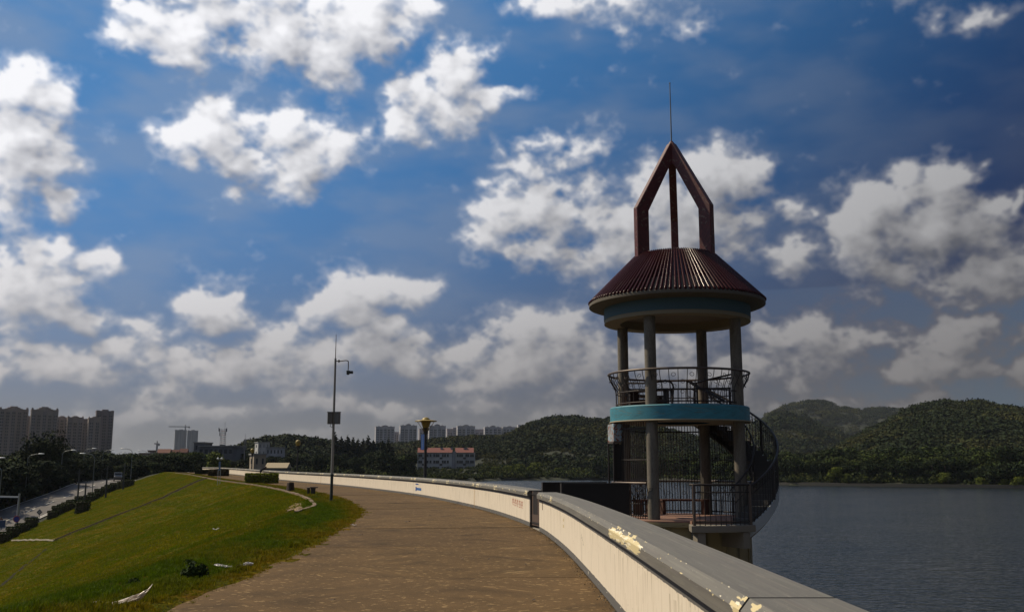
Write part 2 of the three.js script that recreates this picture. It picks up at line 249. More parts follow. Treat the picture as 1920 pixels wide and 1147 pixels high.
function hillH(x, d) {
  if (d < 100) return 0; let h = 0; const px = 960 + x / d * F * 0.997;
  for (const [D, W, , prof] of HILLS) {
    if (px <= prof[0][0] || px >= prof[prof.length - 1][0]) continue;
    let i = 0; while (prof[i + 1][0] < px) i++; let k = (px - prof[i][0]) / (prof[i + 1][0] - prof[i][0]); k = k * k * (3 - 2 * k) * 0.5 + k * 0.5;
    const top = (872 - lerp(prof[i][1], prof[i + 1][1], k)) / F * D + 5, q = Math.abs(Math.hypot(x, d) - D * Math.hypot(1, x / d)) / W, b = q >= 1 ? 0 : (1 - q * q) ** 1.4;
    h = Math.max(h, Math.max(0, top) * b * (1 + 0.13 * fbm2(x * 0.006, d * 0.006, 4)));
  }
  return h;
}
function groundH(x, z) {
  const d = -z, c = crestST(x, z), L = lakeDist(x, d);
  let y;
  if (L < 0) y = Math.max(-9, WATER - 0.5 - -L * 0.25);
  else {
    const upstream = WATER + 1.0 + Math.min(1.6, L * 0.03), valley = lowY(d) - 0.25;
    const sl = (c.t < 6 ? 0 : slopeY(c.s, c.t)) + rise(c.s), left = c.s > 214 ? Math.max(valley, sl - 0.35) : valley;
    if (c.t > 0) y = c.s > 190 ? lerp(left, Math.min(left, sl - 0.35), 0) : left;
    else y = c.s > 205 ? lerp(upstream, -0.35, sstep(0, 14, L) * sstep(-110, -20, c.t)) : Math.min(-5, upstream);
    if (c.s > 205 && c.t > 0) y = Math.max(y, lerp(-0.35, y, sstep(0, 10, c.t)));
    y += 0.25 * fbm2(x * 0.02, d * 0.02, 3) * sstep(60, 150, d) * sstep(0, 12, L) * (Math.abs(x - footX(d) + 5) < 12 ? 0.15 : 1);
  }
  return L < 0 ? y : y + hillH(x, d);
}
function groundY(x, z) { const c = crestST(x, z); if (c.s > -55 && c.s < 216 && c.t > 0 && c.t < 34) return Math.max(damY(c.s, c.t) + rise(c.s), c.t > 9 ? lowY(-z) - 0.25 : -99); return groundH(x, z); }
function hit(px, py, far = 600) {                                                          // where a sight line meets the ground
  const r = ray(px, py); let t = 4; for (; t < far; t *= 1.004) { const x = r.x * t, y = EYE + r.y * t, z = r.z * t; if (y < groundY(x, z)) return V(x, groundY(x, z), z); } return V(r.x * far, groundY(r.x * far, r.z * far), r.z * far);
}

// ---------------------------------------------------------------- materials of the setting
const grassTex = tex(1024, 1024, (u, v, o) => {
  const a = pn(u, v, 6, 1, 4), b = pn(u, v, 40, 5, 3), c = pn(u, v, 22, 9, 3, 5), f = R() - 0.5;
  const dry = clamp(0.36 + a * 0.9 + c * 0.7, 0, 1), k = 1 + b * 0.5 + f * 0.34;
  o[0] = lerp(62, 92, dry) * k; o[1] = lerp(68, 70, dry) * k; o[2] = lerp(0, 4, dry) * k;
});
const earthTex = tex(512, 512, (u, v, o) => { const k = 1 + 0.5 * pn(u, v, 8, 2) + 0.3 * (R() - 0.5); o[0] = 62 * k; o[1] = 66 * k; o[2] = 34 * k; });
grassTex.repeat.set(1 / 14, 1 / 14); earthTex.repeat.set(1 / 20, 1 / 20);
const grassBump = tex(512, 512, (u, v, o) => { const k = 128 + 90 * pn(u, v, 60, 3, 3) + 40 * (R() - 0.5); o[0] = o[1] = o[2] = k; }, false, 1 / 4, 1 / 4);
const MAT = {
  grass: MP(rgb(1, 1, 1), { map: grassTex, bumpMap: grassBump, bumpScale: 0.09, roughness: 1, specularIntensity: 0.1, vertexColors: true }),
  earth: M(rgb(0.26, 0.29, 0.2), { map: earthTex, roughness: 1 }),
};
// ---------------------------------------------------------------- ground sheet to the horizon
{
  const A = 420, RR = []; for (let r = 18; r < 9000; r *= 1.035) RR.push(r); RR.push(9000);
  const pos = [], uv = [], idx = []; pos.push(0, -9, 0); uv.push(0, 0);
  const angs = []; for (let i = 0; i <= A; i++) { const u = i / A; angs.push(u < 0.75 ? lerp(-48, 48, u / 0.75) * DEG : lerp(48, 312, (u - 0.75) / 0.25) * DEG); }
  for (const r of RR) for (const a of angs) { const x = Math.sin(a) * r, z = -Math.cos(a) * r, c = crestST(x, z); let y = groundH(x, z); if (c.s > -70 && c.s < 214 && c.t > -22 && c.t < 34) y = Math.min(y, (c.t < 6 ? 0 : slopeY(c.s, c.t)) + rise(c.s) - 0.6 - (c.t < 0 ? 8 : 0)); pos.push(x, y, z); uv.push(x, z); }
  const m = A + 1; for (let i = 0; i < m - 1; i++) idx.push(0, 1 + i, 2 + i);
  for (let j = 0; j < RR.length - 1; j++) for (let i = 0; i < m - 1; i++) { const a = 1 + j * m + i; idx.push(a, a + m, a + m + 1, a, a + m + 1, a + 1); }
  const g = new THREE.BufferGeometry(); g.setAttribute('position', new THREE.Float32BufferAttribute(pos, 3)); g.setAttribute('uv', new THREE.Float32BufferAttribute(uv, 2)); g.setIndex(idx); g.computeVertexNormals();
  struct('ground', g, MAT.earth);
}
// ---------------------------------------------------------------- lake
{
  const wave = tex(1024, 1024, (u, v, o) => { const k = 128 + 70 * pn(u, v, 10, 4, 4, 26) + 55 * pn(u, v, 34, 8, 3, 90); o[0] = o[1] = o[2] = k; }, false, 1 / 26, 1 / 26);
  const s = new THREE.Shape(); [[-140, -240], [460, -240], [460, 450], [-140, 450]].forEach(([x, d], i) => (i ? s.lineTo(x, d) : s.moveTo(x, d)));
  const pts = LAKE.map(([x, d]) => { return new THREE.Vector2(x, d); });
  const ls = new THREE.Shape(pts), g = new THREE.ShapeGeometry(ls); const uvs = []; { const p = g.attributes.position; for (let i = 0; i < p.count; i++) uvs.push(p.getX(i), p.getY(i)); } g.setAttribute('uv', new THREE.Float32BufferAttribute(uvs, 2));
  g.rotateX(-Math.PI / 2); g.translate(0, WATER, 0);
  struct('lake_water', g, MP(rgb(0.013, 0.018, 0.019), { roughness: 0.13, ior: 1.33, bumpMap: wave, bumpScale: 0.13 }));
}
// ---------------------------------------------------------------- dam body
{
  const tint = (s, t) => { const k = fbm2(s * 0.09, t * 0.22, 4), q = sstep(1.2, 0.0, Math.abs(t - roadW(s) - 0.15)) * 0.6 * (0.6 + n2(s * 1.3, t * 2)), g = 1 + 0.35 * k; return [g * (1 + 0.35 * q + 0.12 * k), g * (1 - 0.03 * q), g * (0.9 - 0.2 * q)]; };
  const ts = (s) => { const a = roadW(s) - 0.25, b = shoulder(s), r = []; for (let i = 0; i <= 12; i++) r.push(lerp(a, b, i / 12)); for (let i = 1; i <= 40; i++) r.push(lerp(b, 33, i / 40)); return r; };
  struct('grass_slope', sheet(-40, 216, 0.6, ts, (s, t) => damY(s, t) + (t < shoulder(s) ? 0.03 * n2(s * 1.1, t * 1.3) + 0.03 * sstep(roadW(s) - 0.1, roadW(s) + 0.5, t) - 0.015 : 0), tint), MAT.grass);
  const concreteRough = tex(512, 512, (u, v, o) => { const k = 1 + 0.35 * pn(u, v, 9, 12) + 0.2 * (R() - 0.5); o[0] = 128 * k; o[1] = 122 * k; o[2] = 110 * k; }, true, 1 / 5, 1 / 5);
  struct('embankment_revetment', sweep(-58, 203, 1.5, () => [[-0.55, -0.25], [-1.6, -0.3], [-17, -8.8]]), M(rgb(1, 1, 1), { map: concreteRough }));
}
// ---------------------------------------------------------------- promenade: concrete slabs with open joints
{
  const T = 1024, slabTex = (seed) => tex(T, T, (u, v, o) => {
    const a = pn(u, v, 4, seed, 5), b = pn(u, v, 36, seed + 3, 4), c = pn(u, v, 26, seed + 7, 4), w = sstep(0.34, 0.43, c + 0.12 * b) * 0.8, dk = sstep(0.1, 0.6, pn(u, v, 3, seed + 11, 5)), sp = R();
    let k = 1 + 0.15 * a + 0.08 * b + 0.34 * (sp - 0.5) - 0.12 * dk; if (sp > 0.994) k *= 0.5; if (sp < 0.006) k *= 1.5;
    o[0] = lerp(84, 124, w) * k; o[1] = lerp(63, 98, w) * k; o[2] = lerp(38, 63, w) * k;
  }, true, 1 / 4.6, 1 / 4.6);
  const bump = tex(512, 512, (u, v, o) => { const k = 128 + 60 * pn(u, v, 50, 21, 3) + 50 * (R() - 0.5); o[0] = o[1] = o[2] = k; }, false, 1 / 2, 1 / 2);
  const maps = [slabTex(31), slabTex(57)].map((m, i) => [1, 0.93, 1.05].map((k) => MP(rgb(k * 1.12, k * 1.24, k * (i ? 1.4 : 1.44)), { map: m, bumpMap: bump, bumpScale: 0.006, roughness: 0.95, specularIntensity: 0.25 })));
  const base = struct('promenade', sweep(-40, 203, 1, (s) => [[0.0, -0.12], [roadW(s) + 0.15, -0.12]]), M(rgb(0.06, 0.05, 0.035)));
  const joints = [-40]; { let s = -34; while (s < 196) { joints.push(s); s += 6.1 + 0.5 * n2(s, 4); } joints.push(203); }
  for (let i = 0; i < joints.length - 1; i++) {
    const far = joints[i] > 60, g = 0.016, m = maps[i % 2][(i * 7) % 3], wob = (k) => 0.0;
    part(base, 'slab', sweep(joints[i] + g, joints[i + 1] - g, far ? 1.5 : 0.6, (s) => [[0.004, -0.1], [0.004, 0.0 + 0.004 * Math.sin(i * 2.4)], [roadW(s), 0.0 + 0.004 * Math.sin(i * 2.4 + 1)], [roadW(s), -0.1]], true), m);
  }
}

// ---------------------------------------------------------------- parapet wall along the lake
{
  const WT = 2048, WH = 256, L = 17;                                        // one panel's paint: grey foot, white field, grey top band, with runs and scuffs
  const wallPaint = (seed, marks) => canvasTex(WT, WH, (g) => {
    srand(seed); const X = (m) => m / L * WT, Y = (m) => WH - m / 0.86 * WH;
    g.fillStyle = '#e8dcc8'; g.fillRect(0, 0, WT, WH);
    for (let i = 0; i < 900; i++) { const x = R(WT), y = R(-60, WH), h = R(30, 160); g.fillStyle = R() < 0.55 ? `rgba(120,104,74,${R(0.03, 0.12)})` : `rgba(255,250,232,${R(0.03, 0.10)})`; g.fillRect(x, y, R(1, 5), h); }
    for (let i = 0; i < 70; i++) { const x = R(WT), y = R(20, 70), h = R(50, 180), w = R(2, 9); const gr = g.createLinearGradient(0, y, 0, y + h); gr.addColorStop(0, `rgba(96,84,62,${R(0.08, 0.26)})`); gr.addColorStop(1, 'rgba(96,84,62,0)'); g.fillStyle = gr; g.fillRect(x, y, w, h); }
    for (let i = 0; i < 60; i++) { g.fillStyle = `rgba(70,60,48,${R(0.1, 0.4)})`; g.beginPath(); g.ellipse(R(WT), R(WH), R(0.6, 2.2), R(0.6, 4), R(3), 0, 7); g.fill(); }
    for (let i = 0; i < 5; i++) { g.strokeStyle = `rgba(80,66,46,${R(0.25, 0.6)})`; g.lineWidth = R(0.6, 1.4); let x = R(WT), y = R(40, 120); g.beginPath(); g.moveTo(x, y); for (let k = 0; k < 12; k++) { x += R(-2.5, 2.5); y += R(6, 14); g.lineTo(x, y); } g.stroke(); }
    const band = (y0, y1) => { g.fillStyle = '#605e5b'; g.beginPath(); g.moveTo(0, y0); for (let x = 0; x <= WT; x += 8) g.lineTo(x, y0 + R(-1.2, 1.2)); for (let x = WT; x >= 0; x -= 8) g.lineTo(x, y1 + R(-1.2, 1.2)); g.fill();
      for (let i = 0; i < 500; i++) { g.fillStyle = R() < 0.5 ? `rgba(60,58,56,${R(0.05, 0.25)})` : `rgba(165,160,150,${R(0.05, 0.22)})`; g.fillRect(R(WT), R(Math.min(y0, y1), Math.max(y0, y1)), R(1, 4), R(3, 14)); } };
    band(Y(0.86) - 4, Y(0.735)); band(Y(0.115), WH + 4);
    for (let i = 0; i < 26; i++) { g.fillStyle = `rgba(236,228,206,${R(0.5, 0.95)})`; const top = R() < 0.35, x = R(WT); if (top) g.fillRect(x, Y(0.8) + R(0, 14), R(2, 4), R(5, 16)); else { g.beginPath(); g.ellipse(x, Y(R(0.02, 0.11)), R(1.5, 5), R(1.5, 4), 0, 0, 7); g.fill(); } }
    if (marks) marks(g, X, Y);
  });
  const rust = (g, x, Y) => { const gr = g.createLinearGradient(x - 14, 0, x + 14, 0); gr.addColorStop(0, 'rgba(150,104,40,0)'); gr.addColorStop(0.5, 'rgba(150,104,40,0.55)'); gr.addColorStop(1, 'rgba(150,104,40,0)'); g.fillStyle = gr; g.fillRect(x - 14, Y(0.74), 28, 250); };
  const paints = [
    wallPaint(5, (g, X, Y) => { g.fillStyle = 'rgba(196,176,128,0.8)'; g.fillRect(X(14.6), Y(0.62), X(0.22), 16); g.fillRect(X(14.6), Y(0.5), X(0.22), 18); g.strokeStyle = 'rgba(40,34,26,0.75)'; g.lineWidth = 2; for (const [x, y] of [[10.9, 0.5], [10.75, 0.44], [11.02, 0.53]]) { g.beginPath(); g.ellipse(X(x), Y(y), 5, 9, 0.3, 0, 5); g.stroke(); } g.strokeStyle = 'rgba(50,44,36,0.8)'; g.lineWidth = 1.4; g.beginPath(); g.moveTo(X(11), Y(0.45)); g.lineTo(X(11.02), Y(0.1)); g.stroke(); }),
    wallPaint(9), wallPaint(14, (g, X, Y) => rust(g, X(0.4), Y)), wallPaint(23),
  ];
  const wallMats = paints.map((t) => { t.repeat.set(1 / L, 1 / 0.86); return M(rgb(0.82, 0.81, 0.80), { map: t, roughness: 0.85 }); });
  const capPaint = (seed, chips) => canvasTex(2048, 512, (g, w, h) => {
    srand(seed); g.fillStyle = '#625f58'; g.fillRect(0, 0, w, h);
    for (let i = 0; i < 1500; i++) { g.fillStyle = R() < 0.5 ? `rgba(60,56,52,${R(0.02, 0.10)})` : `rgba(175,166,148,${R(0.02, 0.10)})`; g.beginPath(); g.ellipse(R(w), R(h), R(6, 90), R(2, 9), 0, 0, 7); g.fill(); }
    for (let i = 0; i < 5000; i++) { g.fillStyle = R() < 0.6 ? `rgba(50,46,42,${R(0.1, 0.4)})` : `rgba(206,196,170,${R(0.1, 0.5)})`; g.fillRect(R(w), R(h), R(1, 3), R(1, 2)); }
    chips(g, w, h);
  });
  // cap texture: u along the wall, v over the profile 0..0.98 m (inner drip 0-0.04, inner face 0.04-0.13, chamfer 0.13-0.21, top 0.21-0.71 ...)
  const chip = (g, w, h, m0, m1, v0, v1, n, big, lx = 1.2) => { for (let i = 0; i < n; i++) { const x = R(m0, m1) / L * w, y = h - R(v0, v1) / 0.98 * h, r = R(0.3, 1) * big; g.fillStyle = R() < 0.75 ? '#c6b68a' : '#ddd3b8'; g.beginPath(); const tilt = R(-0.5, 0.5), ex = R(0.6, 1.8) * lx; for (let a = 0; a < 6.28; a += 0.45) { const q = r * R(0.45, 1.25), cx = Math.cos(a) * q * ex, cy = Math.sin(a) * q * 1.5; g.lineTo(x + cx + cy * tilt, y + cy); } g.fill(); } };
  const capTex = [
    capPaint(3, (g, w, h) => { chip(g, w, h, 4.0, 6.4, 0.06, 0.15, 150, 7, 3); chip(g, w, h, 4.1, 6.3, 0.10, 0.17, 60, 12, 2.4); chip(g, w, h, 4.4, 6.1, 0.15, 0.225, 16, 9); chip(g, w, h, 0.0, 0.22, 0.05, 0.2, 22, 8); chip(g, w, h, 0, 17, 0.12, 0.15, 60, 3); chip(g, w, h, 0, 17, 0.2, 0.22, 30, 2.5); }),
    capPaint(8, (g, w, h) => { chip(g, w, h, 0, 17, 0.05, 0.22, 55, 6); for (const m of [0.3, 7, 11, 16.6]) chip(g, w, h, m - 0.25, m + 0.25, 0.05, 0.2, 14, 10); }),
  ];
  capTex.forEach((t) => t.repeat.set(1 / L, 1 / 0.98));
  const capMats = capTex.map((t) => M(rgb(1, 1, 1), { map: t, roughness: 0.72 }));
  const bodyProf = (y1) => () => [[0, 0], [0, y1], [-0.44, y1], [-0.44, -0.4], [0, -0.4]];
  const capProf = () => [[0.03, 0.84], [0.065, 0.84], [0.065, 0.935], [0.012, 1.0], [-0.45, 1.0], [-0.5, 0.95], [-0.5, 0.84], [0.03, 0.84]];
  function wallRun(label, cuts, mats, caps) {
    const g = thing('parapet_wall', label, 'wall', [0, 0, 0]);
    for (let i = 0; i < cuts.length - 1; i++) {
      const a = cuts[i] + 0.009, b = cuts[i + 1] - 0.009, ds = a > 90 ? 2 : 0.5;
      const shift = (geo) => { const u = geo.attributes.uv; for (let k = 0; k < u.count; k++) u.setX(k, u.getX(k) - cuts[i]); return geo; };
      const w = shift(sweep(a, b, ds, bodyProf(0.845), true));
      const body = part(g, 'wall_panel', w, wallMats[mats[i]]); body.position.y = 0.004;
      part(g, 'coping_stone', shift(sweep(a + (i === 2 ? 0.014 : 0.006), b - 0.006, ds, capProf, true)), capMats[caps[i]]);
    }
    return g;
  }
  const near = wallRun('white parapet wall with thick grey coping in the near curve by the tower', [-40, -11.6, 5.4, 22.1, 25.75], [1, 3, 0, 1], [1, 1, 0, 1]);
  const cuts = [27.75, 39.4]; while (cuts[cuts.length - 1] < 190) cuts.push(cuts[cuts.length - 1] + 17.2); cuts[cuts.length - 1] = 204;
  const farW = wallRun('long white parapet wall curving away beyond the gate opening', cuts, cuts.map((_, i) => [1, 2, 3, 1, 2, 3][i % 6]), cuts.map(() => 1));
  // dark stain of an old recess near the opening
  const nl = onDam(25.0, 0.004, 0.68), c0 = crest(25.0); const rec = bx(0.004, 0.2, 0.09); rec.rotateY(Math.atan2(-c0.nz, c0.nx)); rec.translate(nl.x, nl.y, nl.z); part(near, 'recess_plate', rec, M(rgb(0.09, 0.05, 0.03)));
  // stencilled marks: sheets standing 4 mm off the paint, bent along the wall
  function decal(parent, name, s0, s1, y0, y1, t, rough = 0.8) {
    const pos = [], uv = [], idx = [], n = 6; for (let i = 0; i <= n; i++) for (const k of [0, 1]) { const q = onDam(lerp(s1, s0, i / n), 0.005, lerp(y0, y1, k)); pos.push(q.x, q.y, q.z); uv.push(i / n, k); }
    for (let i = 0; i < n; i++) { const a = i * 2; idx.push(a, a + 2, a + 3, a, a + 3, a + 1); }
    const g = new THREE.BufferGeometry(); g.setAttribute('position', new THREE.Float32BufferAttribute(pos, 3)); g.setAttribute('uv', new THREE.Float32BufferAttribute(uv, 2)); g.setIndex(idx); g.computeVertexNormals();
    return part(parent, name, g, M(rgb(1, 1, 1), { map: t, roughness: rough, transparent: true, alphaTest: 0.5 }));
  }
  const strokes = (col, list, w, h, lw) => canvasTex(w, h, (g) => { g.clearRect(0, 0, w, h); g.strokeStyle = col; g.lineWidth = lw; g.lineCap = 'round'; for (const l of list) { g.beginPath(); l.forEach(([x, y], i) => (i ? g.lineTo(x * w, y * h) : g.moveTo(x * w, y * h))); g.stroke(); } });
  // red brushed characters, hard to read, and blue stencil
  const redList = []; srand(61); for (let c = 0; c < 5; c++) { const x = 0.02 + c * 0.195, w = 0.16, y0 = 0.04 + 0.03 * c, P = (u, v) => [x + u * w + R(-0.006, 0.006), y0 + v * 0.8]; redList.push([P(0.5, 0), P(0.5, 0.45)], [P(0.05, 0.2), P(0.95, 0.16)], [P(0.45, 0.2), P(0.05, 0.62)], [P(0.55, 0.2), P(0.95, 0.6)], [P(0.15, 0.62), P(0.85, 0.6)]); if (c % 2) redList.push([P(0.2, 0.62), P(0.18, 1)], [P(0.82, 0.6), P(0.84, 1)], [P(0.2, 0.97), P(0.82, 0.95)]); else redList.push([P(0.5, 0.6), P(0.42, 1)], [P(0.2, 0.8), P(0.85, 0.98)]); }
  decal(farW, 'red_characters', 29.0, 31.3, 0.42, 0.7, strokes('rgb(176,96,72)', redList, 512, 128, 6));
  const blue = canvasTex(128, 128, (g) => { g.clearRect(0, 0, 128, 128); g.fillStyle = '#1d3f86'; g.fillRect(2, 4, 60, 18); g.fillRect(2, 60, 22, 64); g.fillStyle = '#1d5a9a'; g.fillRect(26, 70, 98, 40); });
  decal(farW, 'blue_stencil', 54.2, 56.0, 0.26, 0.7, blue);
}

// ---------------------------------------------------------------- lookout tower in the lake, with its bridge
const K = 28 / 29, TX = 4.857, TD = 28;
{
  const T = thing('lookout_tower', 'round concrete lookout tower with dark red conical roof and open spire', 'tower', [TX, EYE * (1 - K), -TD]); T.scale.setScalar(K); T.rotation.y = -9.84 * DEG;
  const pol = (r, deg, y) => V(r * Math.sin(deg * DEG), y, r * Math.cos(deg * DEG));            // 0 = towards the promenade, plus = clockwise seen from the camera's right
  const colTex = tex(256, 512, (u, v, o) => { const a = pn(u, v, 5, 41, 4, 3), b = pn(u, v, 30, 44, 3), st = sstep(0.2, 0.7, pn(u, v, 9, 47, 4, 4)); const k = 1 + 0.16 * a + 0.14 * b - 0.16 * st; o[0] = 150 * k; o[1] = 141 * k; o[2] = 126 * k; });
  const creamTex = tex(512, 512, (u, v, o) => { const a = pn(u, v, 6, 61, 4), st = sstep(0.15, 0.6, pn(u, v, 22, 64, 4, 2)), k = 1 + 0.14 * a - 0.4 * st; o[0] = 176 * k; o[1] = 160 * k; o[2] = 118 * k; });
  const blueTex = tex(1024, 256, (u, v, o) => { const a = pn(u, v, 24, 71, 4, 2), b = pn(u, v, 80, 74, 3, 12), pe = sstep(0.36, 0.46, pn(u, v, 18, 77, 5, 8)), k = 1 + 0.12 * a + 0.1 * b; o[0] = lerp(66, 118, pe) * k; o[1] = lerp(146, 120, pe) * k; o[2] = lerp(164, 108, pe) * k; });
  const redTex = tex(256, 512, (u, v, o) => { const p = sstep(0.26, 0.4, pn(u, v, 7, 81, 5, 12)), k = 1 + 0.3 * pn(u, v, 14, 84, 4); o[0] = lerp(104, 128, p) * k; o[1] = lerp(36, 104, p) * k; o[2] = lerp(30, 88, p) * k; });
  const m = {
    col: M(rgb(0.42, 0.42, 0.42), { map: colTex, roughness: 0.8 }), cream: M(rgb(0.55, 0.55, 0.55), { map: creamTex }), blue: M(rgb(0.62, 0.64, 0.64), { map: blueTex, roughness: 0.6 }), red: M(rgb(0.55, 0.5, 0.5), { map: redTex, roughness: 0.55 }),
    iron: M(rgb(0.028, 0.021, 0.018), { roughness: 0.55, metalness: 0.3 }), rail: M(rgb(0.10, 0.075, 0.06), { roughness: 0.45, metalness: 0.4 }), floor: M(rgb(0.24, 0.13, 0.09)), step: M(rgb(0.06, 0.055, 0.05)),
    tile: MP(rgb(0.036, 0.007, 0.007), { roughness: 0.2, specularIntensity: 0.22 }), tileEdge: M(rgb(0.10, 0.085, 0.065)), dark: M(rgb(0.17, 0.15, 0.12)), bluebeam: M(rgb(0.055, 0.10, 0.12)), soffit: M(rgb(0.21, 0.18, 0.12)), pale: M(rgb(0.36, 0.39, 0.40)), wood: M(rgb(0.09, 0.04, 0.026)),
  };
  const lathe = (pts, seg = 72) => new THREE.LatheGeometry(pts.map(([r, y]) => new THREE.Vector2(r, y)), seg);
  const hardLathe = (pts, seg = 72) => merge(pts.slice(1).map((p, i) => lathe([pts[i], p], seg)));
  // shaft standing in the water, floors, columns
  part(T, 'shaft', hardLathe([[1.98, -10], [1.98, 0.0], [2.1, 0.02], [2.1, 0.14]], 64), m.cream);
  for (let i = 0; i < 12; i++) { const a = i * 30 + 8; const g = bx(0.1, 9.6, 0.05, 0, -4.85, 1.985); g.rotateY(a * DEG); part(T, 'shaft_rib', g, m.cream); }
  part(T, 'lower_floor', hardLathe([[0.001, 0.2], [2.06, 0.2], [2.08, 0.17], [2.08, 0.12]], 64), m.floor);
  const colA = [-24.5, 65.5, 155.5, -114.5];
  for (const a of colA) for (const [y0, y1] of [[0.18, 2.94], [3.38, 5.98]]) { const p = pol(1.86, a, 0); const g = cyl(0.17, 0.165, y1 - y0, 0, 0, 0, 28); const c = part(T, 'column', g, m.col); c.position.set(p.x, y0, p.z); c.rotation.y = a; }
  const slab = part(T, 'upper_slab', hardLathe([[0.9, 2.95], [2.04, 2.95], [2.07, 2.97], [2.07, 3.37], [2.04, 3.40], [0.9, 3.40]], 96), m.blue);
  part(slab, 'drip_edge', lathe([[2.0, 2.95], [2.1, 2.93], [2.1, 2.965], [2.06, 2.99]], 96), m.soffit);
  part(T, 'upper_floor', hardLathe([[0.9, 3.41], [2.0, 3.41]], 64), m.floor);
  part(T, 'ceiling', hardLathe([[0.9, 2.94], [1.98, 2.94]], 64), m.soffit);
  // ring beam, soffit, roof
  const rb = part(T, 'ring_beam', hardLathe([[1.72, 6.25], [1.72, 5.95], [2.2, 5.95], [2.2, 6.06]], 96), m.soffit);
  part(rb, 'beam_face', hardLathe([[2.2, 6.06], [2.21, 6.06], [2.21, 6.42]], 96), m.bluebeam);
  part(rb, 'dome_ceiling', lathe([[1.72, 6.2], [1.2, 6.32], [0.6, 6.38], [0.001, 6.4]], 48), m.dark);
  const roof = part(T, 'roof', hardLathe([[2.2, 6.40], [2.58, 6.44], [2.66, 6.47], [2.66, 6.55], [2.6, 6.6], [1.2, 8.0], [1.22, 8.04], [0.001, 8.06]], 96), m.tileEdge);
  {
    const r0 = 2.66, y0 = 6.565, r1 = 1.24, y1 = 8.03, n = 120, L = Math.hypot(r0 - r1, y1 - y0), seg = 22, arc = 6;
    const pos = [], idx = []; const ang = Math.atan2(y1 - y0, r0 - r1);
    for (let i = 0; i <= seg * 2; i++) {                                                       // tile courses: each a little step
      const k = Math.floor(i / 2) / seg, rr = lerp(r0, r1, Math.min(1, k + (i % 2 ? 1 / seg : 0))), yy = lerp(y0, y1, Math.min(1, k + (i % 2 ? 1 / seg : 0))) + (i % 2 ? 0 : 0.012), w = Math.PI * rr / n * 0.62;
      for (let j = 0; j <= arc; j++) { const t = Math.PI * j / arc, nx = Math.cos(t) * w, nh = Math.sin(t) * w * 1.15; pos.push(nx, yy + nh * Math.cos(ang), rr + nh * Math.sin(ang)); }
    }
    for (let i = 0; i < seg * 2; i++) for (let j = 0; j < arc; j++) { const a = i * (arc + 1) + j, b = a + arc + 1; idx.push(a, a + 1, b + 1, a, b + 1, b); }
    const c = pos.length / 3; pos.push(0, y0 - 0.01, r0); for (let j = 0; j < arc; j++) idx.push(c, j + 1, j);
    const g = new THREE.BufferGeometry(); g.setAttribute('position', new THREE.Float32BufferAttribute(pos, 3)); g.setIndex(idx); const gg = g.toNonIndexed(); gg.computeVertexNormals(); g.computeVertexNormals();
    for (let i = 0; i < n; i++) { const t = part(roof, 'tile_row', g, m.tile); t.rotation.y = 2 * Math.PI * i / n + 0.004 * Math.sin(i * 5); }
    const pan = part(roof, 'tile_bed', lathe([[2.62, 6.565], [1.22, 8.01]], 104), m.tile);
  }
  // three-legged open spire
  {
    for (const a of [-58, 58, 179]) {
      const s = new THREE.Shape(); const P = [[1.34, 7.78], [1.34, 9.47], [0.10, 11.66], [-0.02, 11.66], [-0.02, 11.05], [0.16, 10.93], [0.96, 9.40], [0.96, 7.9]]; P.forEach(([x, y], i) => (i ? s.lineTo(x, y) : s.moveTo(x, y)));
      const g = new THREE.ExtrudeGeometry(s, { depth: 0.20, bevelEnabled: true, bevelSize: 0.015, bevelThickness: 0.015, bevelSegments: 1 }); g.translate(0, 0, -0.1);
      const uv = g.attributes.uv; for (let i = 0; i < uv.count; i++) uv.setXY(i, uv.getX(i) * 0.8, uv.getY(i) * 0.5);
      const l = part(T, 'spire_leg', g, m.red); l.rotation.y = (a - 90) * DEG;
    }
    part(T, 'spire_cap', cyl(0.14, 0.05, 0.14, 0, 11.62, 0, 10), m.red);
    part(T, 'lightning_rod', merge([cyl(0.022, 0.014, 2.0, 0, 11.7, 0, 8), new THREE.SphereGeometry(0.025, 8, 6).translate(0, 13.7, 0)]), M(rgb(0.12, 0.13, 0.14), { metalness: 0.5, roughness: 0.5 }));
  }
  // railing with flared balusters and two rows of rings
  const prof = [[2.1, 1.0], [2.07, 0.86], [1.99, 0.70], [1.91, 0.56], [1.885, 0.44], [1.88, 0.06]];
  const balG = tube(prof.map(([r, y]) => V(0, y, r)), 0.011, 16, 5), ringG = new THREE.TorusGeometry(0.058, 0.0075, 5, 16);
  const arcPts = (r, y, a0, a1, n = 60) => Array.from({ length: n + 1 }, (_, i) => pol(r, lerp(a0, a1, i / n), y));
  function railing(y, a0, a1, label) {
    const g = new THREE.Group(); g.name = 'railing'; T.add(g); if (label) g.userData.label = label;
    const full = a1 - a0 >= 359, n = Math.max(8, Math.round((a1 - a0) / 7.2));
    part(g, 'top_rail', tube(arcPts(2.1, y + 1.0, a0, full ? a0 + 354 : a1), 0.034, 110, 8, full), m.rail);
    part(g, 'bottom_rail', tube(arcPts(1.88, y + 0.09, a0, full ? a0 + 354 : a1), 0.02, 100, 6, full), m.iron);
    part(g, 'middle_rail', tube(arcPts(1.885, y + 0.42, a0, full ? a0 + 354 : a1), 0.016, 100, 6, full), m.iron);
    for (let i = 0; i < n + (full ? 0 : 1); i++) {
      const a = lerp(a0, a1, i / n), b = part(g, 'baluster', balG, m.iron); b.rotation.y = a * DEG; b.position.y = y;
      const h = part(g, 'ring', ringG, m.iron), up = i % 2 === 0, mid = a + (a1 - a0) / n / 2, p = pol(up ? 2.055 : 1.955, mid, y + (up ? 0.83 : 0.64)); h.position.copy(p); h.rotation.set(-0.45, mid * DEG, 0, 'YXZ');
    }
    return g;
  }
  railing(3.40, -180, 180, 'dark iron railing flared outward around the upper deck');
